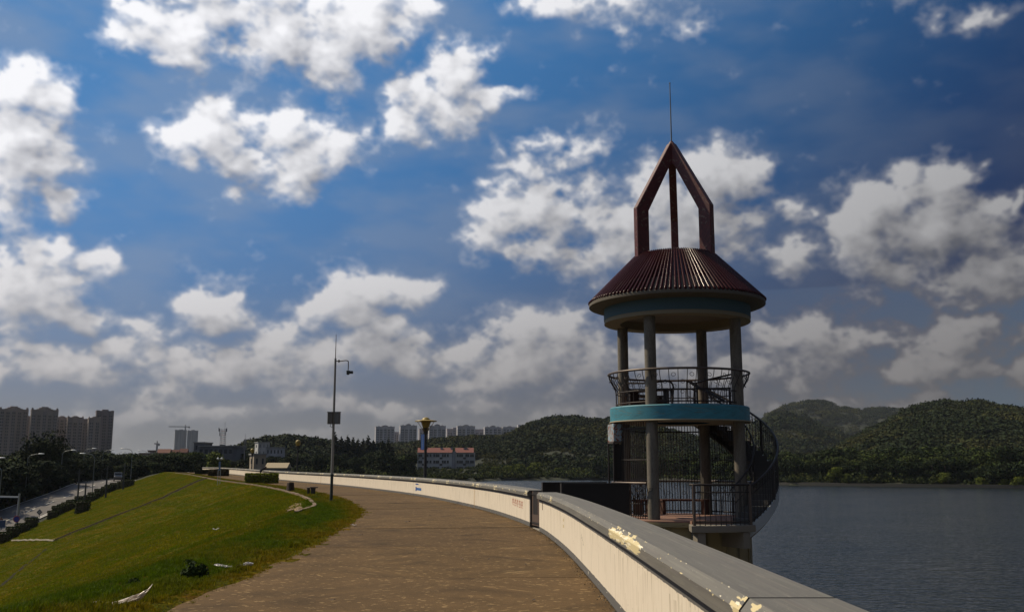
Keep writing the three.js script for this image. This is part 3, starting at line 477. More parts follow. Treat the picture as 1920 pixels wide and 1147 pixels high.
  railing(0.2, 68, 245, 'lower iron railing facing the lake');
  railing(0.2, -72, -27, 'lower iron railing beside the entrance');
  // cage of upright bars over the lower railing
  {
    const g = new THREE.Group(); g.name = 'cage'; T.add(g);
    for (const [a0, a1] of [[68, 245], [-72, -27]]) {
      const n = Math.round((a1 - a0) / 2.7); for (let i = 0; i <= n; i++) { const p = pol(1.9, lerp(a0, a1, i / n), 0); const b = part(g, 'bar', CAGE_BAR(), m.iron); b.position.set(p.x, 0.2, p.z); }
      part(g, 'cage_rail', tube(arcPts(1.9, 2.74, a0, a1, 40), 0.022, 70, 6), m.iron); part(g, 'cage_rail', tube(arcPts(1.9, 1.85, a0, a1, 40), 0.013, 70, 6), m.iron);
    }
  }
  function CAGE_BAR() { return CAGE_BAR.g ??= cyl(0.0125, 0.0125, 2.72, 0, 0, 0, 5); }
  // entrance portal on the bridge side, with a rusted notice panel on top
  {
    const rustTex = tex(128, 256, (u, v, o) => { const p = sstep(0.08, 0.26, pn(u, v, 7, 91, 5, 9)), q = sstep(0.1, 0.3, pn(u, v, 9, 95, 4)); o[0] = lerp(lerp(150, 176, q), 140, p); o[1] = lerp(lerp(176, 170, q), 70, p); o[2] = lerp(lerp(190, 160, q), 36, p); });
    const P = new THREE.Group(); P.name = 'entrance_portal'; T.add(P); P.rotation.y = 15 * DEG;
    part(P, 'notice_panel', bevel(0.28, 0.52, 0.9, 0.015, -1.95, 2.65, -0.05), M(rgb(0.7, 0.7, 0.7), { map: rustTex }));
    for (const [x, z] of [[-2.08, 0.36], [-1.83, 0.36], [-2.08, -0.46], [-1.83, -0.46]]) part(P, 'door_post', bx(0.045, 2.3, 0.045, x, 1.24, z), m.iron);
    part(P, 'lintel', bx(0.3, 0.04, 0.9, -1.95, 2.36, -0.05), m.rail);
    for (const y of [1.22, 1.05]) part(P, 'cross_rail', bx(0.25, 0.03, 0.03, -1.955, y, 0.36), m.rail);
    for (let i = 0; i < 4; i++) part(P, 'lattice_bar', beam(V(-2.06 + i * 0.06, 1.06, 0.36), V(-2.0 + i * 0.06, 1.21, 0.36), 0.012, 0.012), m.rail);
    part(P, 'door_leaf', bx(0.2, 1.05, 0.012, -1.955, 1.78, 0.33), M(rgb(0.02, 0.016, 0.014)));
  }
  // benches round the inside of both decks
  for (const [y, a0, a1] of [[0.2, 150, 205], [0.2, 215, 240], [3.41, 200, 250], [3.41, -60, -10]]) {
    const b = new THREE.Group(); b.name = 'bench'; T.add(b); const n = 10, pos = [];
    const sh = new THREE.Shape(); sh.absarc(0, 0, 1.74, (90 - a1) * DEG, (90 - a0) * DEG, false); sh.absarc(0, 0, 1.38, (90 - a0) * DEG, (90 - a1) * DEG, true);
    const g = new THREE.ExtrudeGeometry(sh, { depth: 0.06, bevelEnabled: false, curveSegments: 14 }); g.rotateX(Math.PI / 2); g.scale(1, 1, 1); g.translate(0, y + 0.46, 0); part(b, 'seat', g, y > 3 ? m.iron : m.wood);
    for (const a of [a0 + 3, a1 - 3]) { const p = pol(1.56, a, 0); part(b, 'leg', bx(0.1, 0.4, 0.3, p.x, y + 0.2, p.z, a * DEG), y > 3 ? m.iron : m.wood); }
  }
  // guard rails round the stair opening in the upper deck
  {
    const g = new THREE.Group(); g.name = 'stairwell_guard'; T.add(g);
    const loop = [V(-0.2, 3.45, 0.5), V(-0.2, 4.12, 0.5), V(-0.9, 4.12, 0.45), V(-1.5, 4.14, 0.3)]; part(g, 'guard_rail', tube(loop, 0.03, 30, 6), m.iron);
    part(g, 'guard_rail', tube([V(1.62, 4.42, -0.3), V(0.9, 4.3, -0.75), V(0.55, 4.22, -0.95)], 0.028, 20, 6), m.iron);
    part(g, 'guard_rail', beam(V(0.5, 4.15, -0.9), V(1.35, 3.62, -0.35), 0.05, 0.07), m.iron);
    part(g, 'guard_rail', beam(V(-1.5, 3.96, 0.1), V(1.55, 3.96, 0.1), 0.06, 0.05), m.iron);
    for (const x of [-1.45, -0.95, -0.2, 0.55, 1.5]) part(g, 'post', bx(0.06, 0.58, 0.06, x, 3.7, 0.1), m.iron);
    for (let i = 0; i < 14; i++) part(g, 'bar', bx(0.014, 0.54, 0.014, -0.15 + i * 0.12, 3.69, 0.1), m.iron);
    part(g, 'deck_box', bx(0.9, 0.22, 0.35, -0.8, 3.53, 0.35), m.iron);
  }
  // outside stair climbing round the lake side
  {
    const a0 = 41, a1 = 172, n = 21, y0 = 0.1, y1 = 3.4, ri = 2.1, ro = 2.8, da = (a1 - a0) / n, S = new THREE.Group(); S.name = 'stair'; T.add(S);
    const sh = new THREE.Shape(); sh.absarc(0, 0, ro - 0.045, (90 - da * 1.06) * DEG, 90 * DEG, false); sh.absarc(0, 0, ri, 90 * DEG, (90 - da * 1.06) * DEG, true);
    const sg = new THREE.ExtrudeGeometry(sh, { depth: 0.17, bevelEnabled: false, curveSegments: 3 }); sg.rotateX(Math.PI / 2);
    for (let i = 0; i < n; i++) { const st = part(S, 'step', sg, m.step); st.rotation.y = (a0 + i * da) * DEG; st.position.y = y0 + (i + 1) * (y1 - y0) / n; }
    const ribbon = (r, dyA, dyB, th, a, b, ya, yb) => { const pos = [], idx = [], N = 60; for (let i = 0; i <= N; i++) { const k = i / N, an = lerp(a, b, k), y = lerp(ya, yb, k); for (const [rr, dy] of [[r, dyA], [r + th, dyA], [r + th, dyB], [r, dyB]]) { const p = pol(rr, an, y + dy); pos.push(p.x, p.y, p.z); } } for (let i = 0; i < N; i++) for (let j = 0; j < 4; j++) { const q = i * 4 + j, w = i * 4 + (j + 1) % 4; idx.push(q, w, w + 4, q, w + 4, q + 4); } const g = new THREE.BufferGeometry(); g.setAttribute('position', new THREE.Float32BufferAttribute(pos, 3)); g.setIndex(idx); const h = g.toNonIndexed(); h.computeVertexNormals(); return h; };
    part(S, 'outer_stringer', ribbon(ro - 0.04, -0.34, -0.03, 0.05, a0 - 2, a1, y0, y1), m.pale);
    part(S, 'soffit', ribbon(ri, -0.36, -0.30, ro - ri - 0.04, a0, a1, y0, y1), m.dark);
    const R_ = new THREE.Group(); R_.name = 'stair_railing'; S.add(R_);
    const hel = (r, dy) => Array.from({ length: 41 }, (_, i) => pol(r, lerp(a0, a1, i / 40), lerp(y0, y1, i / 40) + dy));
    const sr = part(S, 'outer_handrail', tube(hel(ro + 0.02, 1.02), 0.034, 80, 7), m.iron); part(S, 'outer_midrail', tube(hel(ro, 0.78), 0.014, 80, 5), m.iron); part(S, 'outer_bottom_rail', tube(hel(ro, 0.12), 0.014, 80, 5), m.iron);
    S.remove(R_);
    part(S, 'inner_handrail', tube(hel(ri + 0.04, 0.98), 0.028, 80, 7), m.iron); part(S, 'inner_midrail', tube(hel(ri + 0.04, 0.5), 0.014, 80, 5), m.iron);
    const bG = cyl(0.012, 0.012, 1.02, 0, 0, 0, 5), pG = bx(0.06, 1.04, 0.06, 0, 0.52, 0), rG = ringG;
    for (let i = 0; i <= 46; i++) { const k = i / 46, a = lerp(a0, a1, k), p = pol(ro, a, lerp(y0, y1, k)), post = i % 9 === 0; const b = part(S, post ? 'newel' : 'baluster', post ? pG : bG, m.iron); b.position.copy(p); b.rotation.y = a * DEG; if (!post) { const h = part(S, 'ring', rG, m.iron); h.position.copy(pol(ro, a + 1.4, p.y + 0.9)); h.rotation.y = a * DEG; } }
    for (let i = 0; i <= 15; i++) { const k = i / 15, a = lerp(a0, a1, k), b = part(S, 'baluster', bG, m.iron); b.position.copy(pol(ri + 0.04, a, lerp(y0, y1, k) - 0.04)); }
    // landing at the foot of the stair
    const ls = new THREE.Shape(); ls.absarc(0, 0, 2.9, (90 - 42) * DEG, (90 - 5) * DEG, false); ls.absarc(0, 0, 2.02, (90 - 5) * DEG, (90 - 42) * DEG, true);
    const lg = new THREE.ExtrudeGeometry(ls, { depth: 0.16, bevelEnabled: true, bevelSize: 0.01, bevelThickness: 0.01, bevelSegments: 1, curveSegments: 12 }); lg.rotateX(Math.PI / 2); lg.translate(0, 0.1, 0); part(T, 'landing', lg, m.dark);
    part(T, 'landing_bracket', bx(0.22, 0.42, 0.95, 0, -0.29, 2.42).rotateY(36 * DEG), m.dark); part(T, 'landing_bracket', bx(0.22, 0.34, 0.9, 0, -0.25, 2.4).rotateY(10 * DEG), m.dark);
    const LR = new THREE.Group(); LR.name = 'landing_railing'; T.add(LR);
    part(LR, 'top_rail', tube([pol(2.1, 6.5, 1.18), pol(2.84, 6.5, 1.18), pol(2.86, 24, 1.18), pol(2.86, 41, 1.18)], 0.032, 40, 7), m.iron); part(LR, 'middle_rail', tube([pol(2.84, 6.5, 0.98), pol(2.86, 24, 0.98), pol(2.86, 41, 0.98)], 0.018, 30, 6), m.iron); part(LR, 'bottom_rail', tube([pol(2.84, 6.5, 0.2), pol(2.86, 24, 0.2), pol(2.86, 41, 0.2)], 0.018, 30, 6), m.iron);
    for (const a of [6.5, 40]) { const p = pol(2.85, a, 0.1); part(LR, 'post', cyl(0.042, 0.042, 1.1, p.x, 0.1, p.z, 10), m.rail); }
    for (let i = 1; i < 12; i++) { const p = pol(2.86, 6.5 + i * 2.9, 0.1); part(LR, 'baluster', cyl(0.012, 0.012, 1.06, p.x, 0.1, p.z, 5), m.iron); }
    const bt = pol(2.05, 22, 0); part(T, 'threshold', bx(1.2, 0.1, 0.25, bt.x, 0.15, bt.z, 22 * DEG), m.floor);
  }
  // ---- bridge from the opening in the parapet to the tower
  {
    const B = thing('tower_footbridge', 'short footbridge with dark ribbed metal parapets leading to the lookout tower', 'bridge', [0, 0, 0]);
    const dark = M(rgb(0.022, 0.017, 0.015), { roughness: 0.6, metalness: 0.2 }), conc = M(rgb(0.3, 0.27, 0.22));
    const A = V(0.72, 0, -26.75), D = V(2.95, 0, -27.35), u = D.clone().sub(A).normalize(), w = V(-u.z, 0, u.x);
    const P = (a, b, y) => A.clone().addScaledVector(u, a).addScaledVector(w, b).setY(y);
    const Ln = D.distanceTo(A);
    part(B, 'deck', beam(P(0.0, 0, -0.12), P(Ln + 0.2, 0, -0.12), 1.75, 0.2), conc);
    for (const sd of [-0.86, 0.86]) {
      part(B, 'parapet_panel', beam(P(0.42, sd, 0.6), P(Ln, sd, 0.6), 0.03, 1.14), dark);
      part(B, 'parapet_rail', beam(P(0.4, sd, 1.19), P(Ln, sd, 1.19), 0.1, 0.07), dark);
      for (let i = 0; i < 14; i++) part(B, 'panel_rib', beam(P(0.5 + i * (Ln - 0.55) / 13, sd - 0.032, 0.04), P(0.5 + i * (Ln - 0.55) / 13, sd - 0.032, 1.15), 0.03, 0.03, u), dark);
      part(B, 'end_post', beam(P(0.43, sd, -0.05), P(0.43, sd, 1.225), 0.12, 0.12, u), dark);
    }
    for (const sd of [-0.6, 0.6]) part(B, 'girder', beam(P(0, sd, -0.4), P(Ln + 0.2, sd, -0.4), 0.2, 0.36), conc);
    // gate leaf folded back in the opening
    const G = thing('entrance_gate', 'dark rusted metal gate standing in the gap of the parapet wall', 'gate', [0, 0, 0]);
    const q0 = onDam(27.68, -0.06, 0), q1 = onDam(25.82, -0.3, 0);
    const rusty = M(rgb(0.075, 0.045, 0.032), { roughness: 0.8 });
    for (let i = 0; i < 11; i++) { const p = q0.clone().lerp(q1, 0.04 + i / 11 * 0.94); part(G, 'sheet_board', beam(V(p.x, 0.06, p.z), V(p.x, 0.98, p.z), 0.13, 0.02, u), i % 4 ? dark : rusty); }
    for (const y of [0.12, 0.9]) part(G, 'gate_rail', beam(q0.clone().setY(y), q1.clone().setY(y), 0.05, 0.05), dark);
    part(G, 'kick_plate', beam(q0.clone().setY(0.2), q1.clone().setY(0.2), 0.03, 0.3), rusty);
    for (const [q, s] of [[q0, 1], [q1, -1]]) part(G, 'gate_post', bx(0.07, 1.0, 0.07, q.x, 0.5, q.z), dark);
  }
}

// ---------------------------------------------------------------- trees
const barkM = M(rgb(0.07, 0.052, 0.038), { roughness: 1 });
const leafMat = (o = {}) => MP(rgb(0.88, 0.88, 0.88), { specularIntensity: 0.3, vertexColors: true, roughness: 0.95, ...o });
const leafM = leafMat();
// crown of many leaf sprays spread through a set of lobes; [cx, cy, cz, rx, ry, rz]
function crownGeo(lobes, n, size, base, vary = 0.35, droop = 0.0) {
  const pos = [], col = [], vol = lobes.map((l) => l[3] * l[4] + l[3] * l[5]), tot = vol.reduce((a, b) => a + b, 0);
  for (let i = 0; i < n; i++) {
    let q = R(tot), k = 0; while (q > vol[k] && k < lobes.length - 1) q -= vol[k++]; const l = lobes[k];
    const th = R(Math.PI * 2), cz = R(-1, 1), sn = Math.sqrt(1 - cz * cz), d = V(sn * Math.cos(th), cz, sn * Math.sin(th)), rr = 0.45 + 0.6 * Math.sqrt(R()); 
    const c = V(l[0] + d.x * l[3] * rr, l[1] + d.y * l[4] * rr, l[2] + d.z * l[5] * rr);
    const nrm = d.clone().multiplyScalar(0.8).add(V(R(-1, 1), R(-0.6, 1), R(-1, 1)).multiplyScalar(0.85)).normalize(), a = V(R(-1, 1), R(-1, 1), R(-1, 1)).cross(nrm).normalize(), b = nrm.clone().cross(a), s = size * R(0.55, 1.35);
    a.y -= droop; const p0 = c.clone().addScaledVector(a, s * 0.62), p1 = c.clone().addScaledVector(b, s * 0.42), p2 = c.clone().addScaledVector(a, -s * 0.62), p3 = c.clone().addScaledVector(b, -s * 0.42);
    for (const p of [p0, p1, p2, p0, p2, p3]) pos.push(p.x, p.y, p.z);
    const m = 1 + R(-vary, vary), w = R(-0.15, 0.15); for (let j = 0; j < 6; j++) col.push(base[0] * m * (1 + w), base[1] * m, base[2] * m * (1 - w));
  }
  const g = new THREE.BufferGeometry(); g.setAttribute('position', new THREE.Float32BufferAttribute(pos, 3)); g.setAttribute('color', new THREE.Float32BufferAttribute(col, 3)); g.computeVertexNormals(); return g;
}
function trunkGeo(h, r, limbs) { const list = [tube([V(0, -0.6, 0), V(0.03 * h, h * 0.35, 0.02), V(-0.01 * h, h * 0.7, 0.03), V(0.02 * h, h, 0)], r, 10, 7)]; for (const [x, y, z, y0] of limbs) list.push(bar(V(0, y0, 0), V(x, y, z), r * 0.5, 5, r * 0.15)); return merge(list); }
const TREE = {}; // prototypes, not placed themselves
function proto(kind, h, trunkR, lobes, n, size, col, vary, droop) {
  const g = new THREE.Group(); const limbs = lobes.slice(0, 6).map((l) => [l[0] * 0.8, l[1], l[2] * 0.8, h * R(0.25, 0.45)]);
  part(g, 'trunk', trunkGeo(h * 0.72, trunkR, limbs), barkM); part(g, 'crown', crownGeo(lobes, n, size, col, vary, droop), leafM); TREE[kind] = g;
}
srand(4242);
const lobesRound = (h, r, k, low = 0.3) => Array.from({ length: k }, (_, i) => { const a = i * 2.4 + R(0.6), q = i < 2 ? 0.15 : R(0.35, 0.75), y = lerp(low, 0.84, R()) * h; const s = R(0.34, 0.62) * r; return [Math.cos(a) * r * q, y, Math.sin(a) * r * q, s, s * R(0.7, 1.0), s]; });
proto('broad', 8, 0.17, lobesRound(8, 3.4, 15), 1900, 0.5, [0.036, 0.050, 0.009], 0.45);
proto('broad2', 8, 0.17, lobesRound(8, 3.0, 13, 0.25), 1700, 0.5, [0.030, 0.045, 0.009], 0.45);
proto('dark', 9, 0.2, lobesRound(9, 3.3, 15, 0.22), 1900, 0.55, [0.016, 0.026, 0.007], 0.4);
proto('dark2', 9, 0.2, lobesRound(9, 3.9, 17, 0.2), 2100, 0.55, [0.018, 0.028, 0.007], 0.4);
proto('bright', 7, 0.15, lobesRound(7, 3.2, 14, 0.22), 1900, 0.45, [0.085, 0.105, 0.014], 0.4);
proto('big', 15, 0.36, lobesRound(15, 6.0, 26, 0.2), 4200, 0.6, [0.020, 0.028, 0.008], 0.4);
proto('shrub', 3, 0.06, lobesRound(3, 1.7, 10, 0.15), 800, 0.3, [0.045, 0.065, 0.014], 0.45);
{ // spired conifers
  for (const [kind, h, w] of [['spire', 14, 2.9], ['spire2', 14, 2.4]]) {
    const lobes = []; for (let i = 0; i < 26; i++) { const k = i / 25, y = lerp(0.1, 0.99, k) * h, r = w * (1 - k) ** 0.85 + 0.12; const a = i * 2.4; lobes.push([Math.cos(a) * r * 0.35, y, Math.sin(a) * r * 0.35, r * 0.75, 0.55, r * 0.75]); }
    proto(kind, h, 0.2, lobes, 2600, 0.62, [0.013, 0.020, 0.009], 0.4, 0.25);
  }
}
function plant(kind, name, label, group, x, z, h, turn = R(6.28), wide = 1, yoff = 0) { const k = h / ({ broad: 8, broad2: 8, dark: 9, dark2: 9, bright: 7, big: 15, shrub: 3, spire: 14, spire2: 14 })[kind] ; const o = copy(TREE[kind], name, [x, groundY(x, z) - 0.05 + yoff, z], turn, [k * wide, k, k * wide], label, group); o.userData.category = /shrub|bush/.test(name) ? 'shrub' : 'tree'; return o; }
const topH = (px, py, d, x, z) => yAt(py, d) - groundY(x, z);
// by photo column, crown top row and distance
function plantAt(kind, name, label, group, px, py, d, wide = 1) { const x = xAt(px, d, py), z = -d; return plant(kind, name, label, group, x, z, Math.max(2, topH(px, py, d, x, z)), R(6.28), wide); }
srand(99);
// belt of street trees left of the lower road: placed along the road line
{
  const L = 'dense dark leafy tree in the belt beside the lower road', G = 'trees in the belt along the lower road';
  for (let row = 0; row < 6; row++) for (let d = 108 + row * 2; d < 330; d += 4.0 + row * 0.6) {
    const q = 12.3 + row * 5.0 + R(-0.8, 1.2), x = footX(d) - q, z = -d - R(2), px = 960 + x / -z * F; if (px < -70 || px > 345) continue;
    const py = lerp(866, 852, sstep(130, 240, d)) + R(-4, 10) - row * 1.2;
    plant(['dark', 'broad', 'dark2', 'broad2'][(row + Math.floor(d)) % 4], 'roadside_tree', L, G, x, z, clamp(topH(px, py, d, x, z), 3.6, 11), R(6.28), R(1.0, 1.3));
  }
  for (let i = 0; i < 26; i++) { const px = 246 + i * 4.6 + R(-2, 2), d = 222 + (i % 5) * 11 + R(4), x = xAt(px, d); plant(['dark', 'broad2', 'dark2'][i % 3], 'roadside_tree', 'dark leafy tree just behind the far end of the grass slope', 'trees behind the far end of the slope', x, -d, R(3.4, 5.2), R(6.28), 1.5, -0.7); }
  plantAt('big', 'spreading_tree', 'tall spreading dark tree in front of the apartment towers', null, 84, 806, 190, 0.92);
  plantAt('big', 'spreading_tree', 'second spreading dark tree lower and behind the tall one before the towers', null, 112, 828, 215, 0.85);
}
// trees around the far end of the dam and behind the parapet
{
  const L = 'dark tree in the wood beyond the end of the dam', G = 'wood beyond the end of the dam';
  srand(7);
  for (let i = 0; i < 78; i++) { const px = lerp(150, 470, (i * 0.618) % 1), d = R(235, 430), py = lerp(872, 846, R()) + (px < 300 ? 0 : -1); plantAt(['dark', 'broad2', 'dark2', 'broad'][i % 4], 'woodland_tree', L, G, px, py, d, R(0.9, 1.25)); }
  const L2 = 'dark tree in the thicket behind the far parapet wall', G2 = 'thicket behind the far parapet';
  for (let i = 0; i < 74; i++) { const px = lerp(385, 770, (i * 0.618) % 1), d = R(300, 400); const x = xAt(px, d), L_ = lakeDist(x, d); if (L_ < 4) continue; const py = lerp(868, 846, R()); plantAt(['dark', 'dark2', 'broad2', 'dark'][i % 4], 'thicket_tree', L2, G2, px, py, d, R(0.9, 1.3)); }
  // spired conifers: columns and tops read from the skyline
  const sp = [[628, 812], [640, 818], [652, 816], [662, 820], [671, 822], [681, 822], [690, 818], [700, 825], [708, 828], [717, 826], [728, 823], [735, 836], [647, 826], [666, 830], [694, 829], [622, 826], [712, 836]];
  sp.forEach(([px, py], i) => plantAt(i % 2 ? 'spire' : 'spire2', 'pointed_conifer', 'tall pointed dark conifer in the clump behind the far parapet', 'pointed conifers behind the parapet', px, py, 400 + (i % 3) * 9, 1.6));
  plantAt('bright', 'round_tree', 'bright green round tree before the grey flat-roofed building', null, 408, 846, 245, 1.0);
}
// far bank of the lake, left of the tower: lit round trees along the water
{
  const L = 'round green tree lining the far lake bank', G = 'trees lining the far lake bank'; srand(21);
  for (let i = 0; i < 46; i++) { const px = 742 + i * 9 + R(-3, 3); if (px > 1140) break; const d = R(416, 436), py = px > 775 && px < 900 ? R(880, 887) : R(872, 882); plantAt(['broad', 'broad2', 'bright', 'broad'][i % 4], 'bank_tree', L, G, px, py, d, R(1, 1.3)); }
  for (const [px, py, w] of [[757, 868, 1.2], [930, 874, 1.2], [955, 872, 1.25], [972, 869, 1.2], [1002, 866, 1.4], [1045, 876, 1.1]]) plantAt('bright', 'bank_tree', 'yellow-green sunlit round tree on the far lake bank', 'sunlit trees on the far lake bank', px, py, 412, w);
}
// right shore
{
  const L = 'dark leafy tree on the wooded right shore of the lake', G = 'trees on the right shore'; srand(33);
  for (let i = 0; i < 120; i++) {
    const px = lerp(1120, 1960, (i * 0.618034) % 1); let d = 230; while (d < 420 && inLake(xAt(px, d), d)) d += 2; d += 2 + (i % 4) * 8 + R(6);
    plant(['dark', 'broad', 'dark2', 'broad2'][i % 4], 'shore_tree', L, G, xAt(px, d), -d, R(5.5, 8) + (i % 4) * 0.8, R(6.28), R(1, 1.3));
  }
  for (const [px, h] of [[1567, 4.5], [1590, 2.6], [1625, 1.8], [1840, 3.6], [1880, 3.2], [1908, 3.8], [1770, 3]]) { let d = 230; while (inLake(xAt(px, d), d)) d += 1.5; plant('bright', 'waterside_bush', 'small light green bush at the water edge of the right shore', 'bushes at the right water edge', xAt(px, d + 1), -(d + 1), h, R(6.28), 1.25); }
}
// wooded hillsides: one mass of crowns per hill
{
  const clump = (n, size, base) => crownGeo([[0, 0, 0, 1, 0.85, 1], [0.5, 0.25, 0.2, 0.6, 0.5, 0.6], [-0.45, 0.1, -0.3, 0.6, 0.6, 0.6]], n, size, base, 0.4);
  srand(555); const geos = [clump(190, 0.27, [1, 1, 1]), clump(190, 0.27, [1, 1, 1])];
  const names = ['wooded hill behind the white apartment blocks and left of the tower', 'near wooded hill above the right shore', 'low wooded spur below the distant blue ridge', 'distant wooded ridge beyond the right shore', 'low wooded hill behind the white houses'];
  HILLS.forEach(([D, W, step, prof], hi) => {
    const n = [5200, 5200, 2600, 3600, 1500][hi], mtx = new THREE.Matrix4(), q = new THREE.Quaternion(), list = [], colr = [];
    const p0 = Math.max(380, prof[0][0]), p1 = Math.min(2050, prof[prof.length - 1][0]); let tries = 0;
    while (list.length < n && tries++ < n * 6) {
      const px = R(p0, p1), d = D - W * 0.98 + R() ** 0.8 * W * 1.05, x = (px - 960) / F * d, z = -d, L = lakeDist(x, d); if (L < 6) continue; const h = hillH(x, d); if (h < 1.2 || (d < 500 && px > 765 && px < 905)) continue;
      const bare = fbm2(x * 0.013 + 4, d * 0.009, 4) > 0.27; const sc = (bare ? R(1.0, 1.9) : R(2.2, 4.4)) * (D > 1000 ? 1.5 : 1), y = groundH(x, z) + sc * 0.25;
      q.setFromEuler(new THREE.Euler(0, R(6.28), 0)); list.push(mtx.clone().compose(V(x, y, z), q, V(sc * R(0.9, 1.3), sc * R(0.8, 1.2), sc * R(0.9, 1.3))));
      const t = R(), k = R(0.75, 1.15), warm = bare ? 1 : sstep(-0.1, 0.4, fbm2(x * 0.01, d * 0.01 + 9, 3)); colr.push([lerp(0.018, 0.048, warm) * k, lerp(0.027, 0.050, warm) * k, lerp(0.008, 0.012, warm) * k]);
    }
    for (const half of [0]) { const im = new THREE.InstancedMesh(geos[hi % 2], leafM, list.length); im.name = numbered('hillside_forest'); list.forEach((mm, i) => { im.setMatrixAt(i, mm); im.setColorAt(i, rgb(...colr[i])); }); tag(im, names[hi], 'forest', null, 'stuff'); scene.add(im); }
  });
}

// low growth under the trees of both shores and of the roadside belt
{
  srand(808); const g0 = crownGeo([[0, 0.3, 0, 1, 0.7, 1], [0.7, 0.2, 0.3, 0.7, 0.5, 0.7], [-0.6, 0.2, -0.4, 0.7, 0.55, 0.7]], 130, 0.34, [1, 1, 1], 0.4);
  const spots = (name, label, n, pick, base) => { const list = [], c = [], q = new THREE.Quaternion(); let tries = 0; while (list.length < n && tries++ < n * 20) { const p = pick(); if (!p) continue; const [x, z, s] = p; q.setFromEuler(new THREE.Euler(0, R(6.28), 0)); list.push(new THREE.Matrix4().compose(V(x, groundY(x, z) + 0.05 * s, z), q, V(s, s * R(0.7, 1.2), s))); const k = R(0.6, 1.4), w = R(); c.push(rgb(lerp(base[0], base[0] * 2, w * w) * k, lerp(base[1], base[1] * 1.6, w * w) * k, base[2] * k)); }
    const im = new THREE.InstancedMesh(g0, leafM, list.length); list.forEach((m, i) => { im.setMatrixAt(i, m); im.setColorAt(i, c[i]); }); im.name = numbered(name); tag(im, label, 'undergrowth', null, 'stuff'); scene.add(im); };
  spots('undergrowth', 'low bushes along the far lake bank left of the tower', 1900, () => { const px = R(600, 1330), d = R(300, 500), x = xAt(px, d), L = lakeDist(x, d); return L > 0.6 && (L < 22 || R() < 0.3) && L < 75 && [x, -d, L < 4 || (px > 770 && px < 900) ? R(0.7, 1.3) : R(1.2, 2.6)]; }, [0.026, 0.038, 0.009]);
  spots('undergrowth', 'low bushes along the right lake shore', 1900, () => { const px = R(1300, 2000), d = R(225, 470), x = xAt(px, d), L = lakeDist(x, d); return L > 0.2 && (L < 14 || R() < 0.4) && L < 70 && [x, -d, L < 3 ? R(0.8, 1.6) : R(1.2, 2.8)]; }, [0.020, 0.030, 0.009]);
  spots('undergrowth', 'bushes under the trees beside the lower road', 1300, () => { const px = R(-60, 460), d = R(130, 420), x = xAt(px, d), c = crestST(x, -d); return x < footX(d) - 11.5 && [x, -d, R(0.9, 2.0)]; }, [0.020, 0.030, 0.009]);
  spots('undergrowth', 'bushes under the trees behind the far parapet', 600, () => { const px = R(370, 780), d = R(215, 400), x = xAt(px, d), L = lakeDist(x, d); return L > 1.5 && [x, -d, R(1.0, 2.2)]; }, [0.018, 0.027, 0.009]);
}

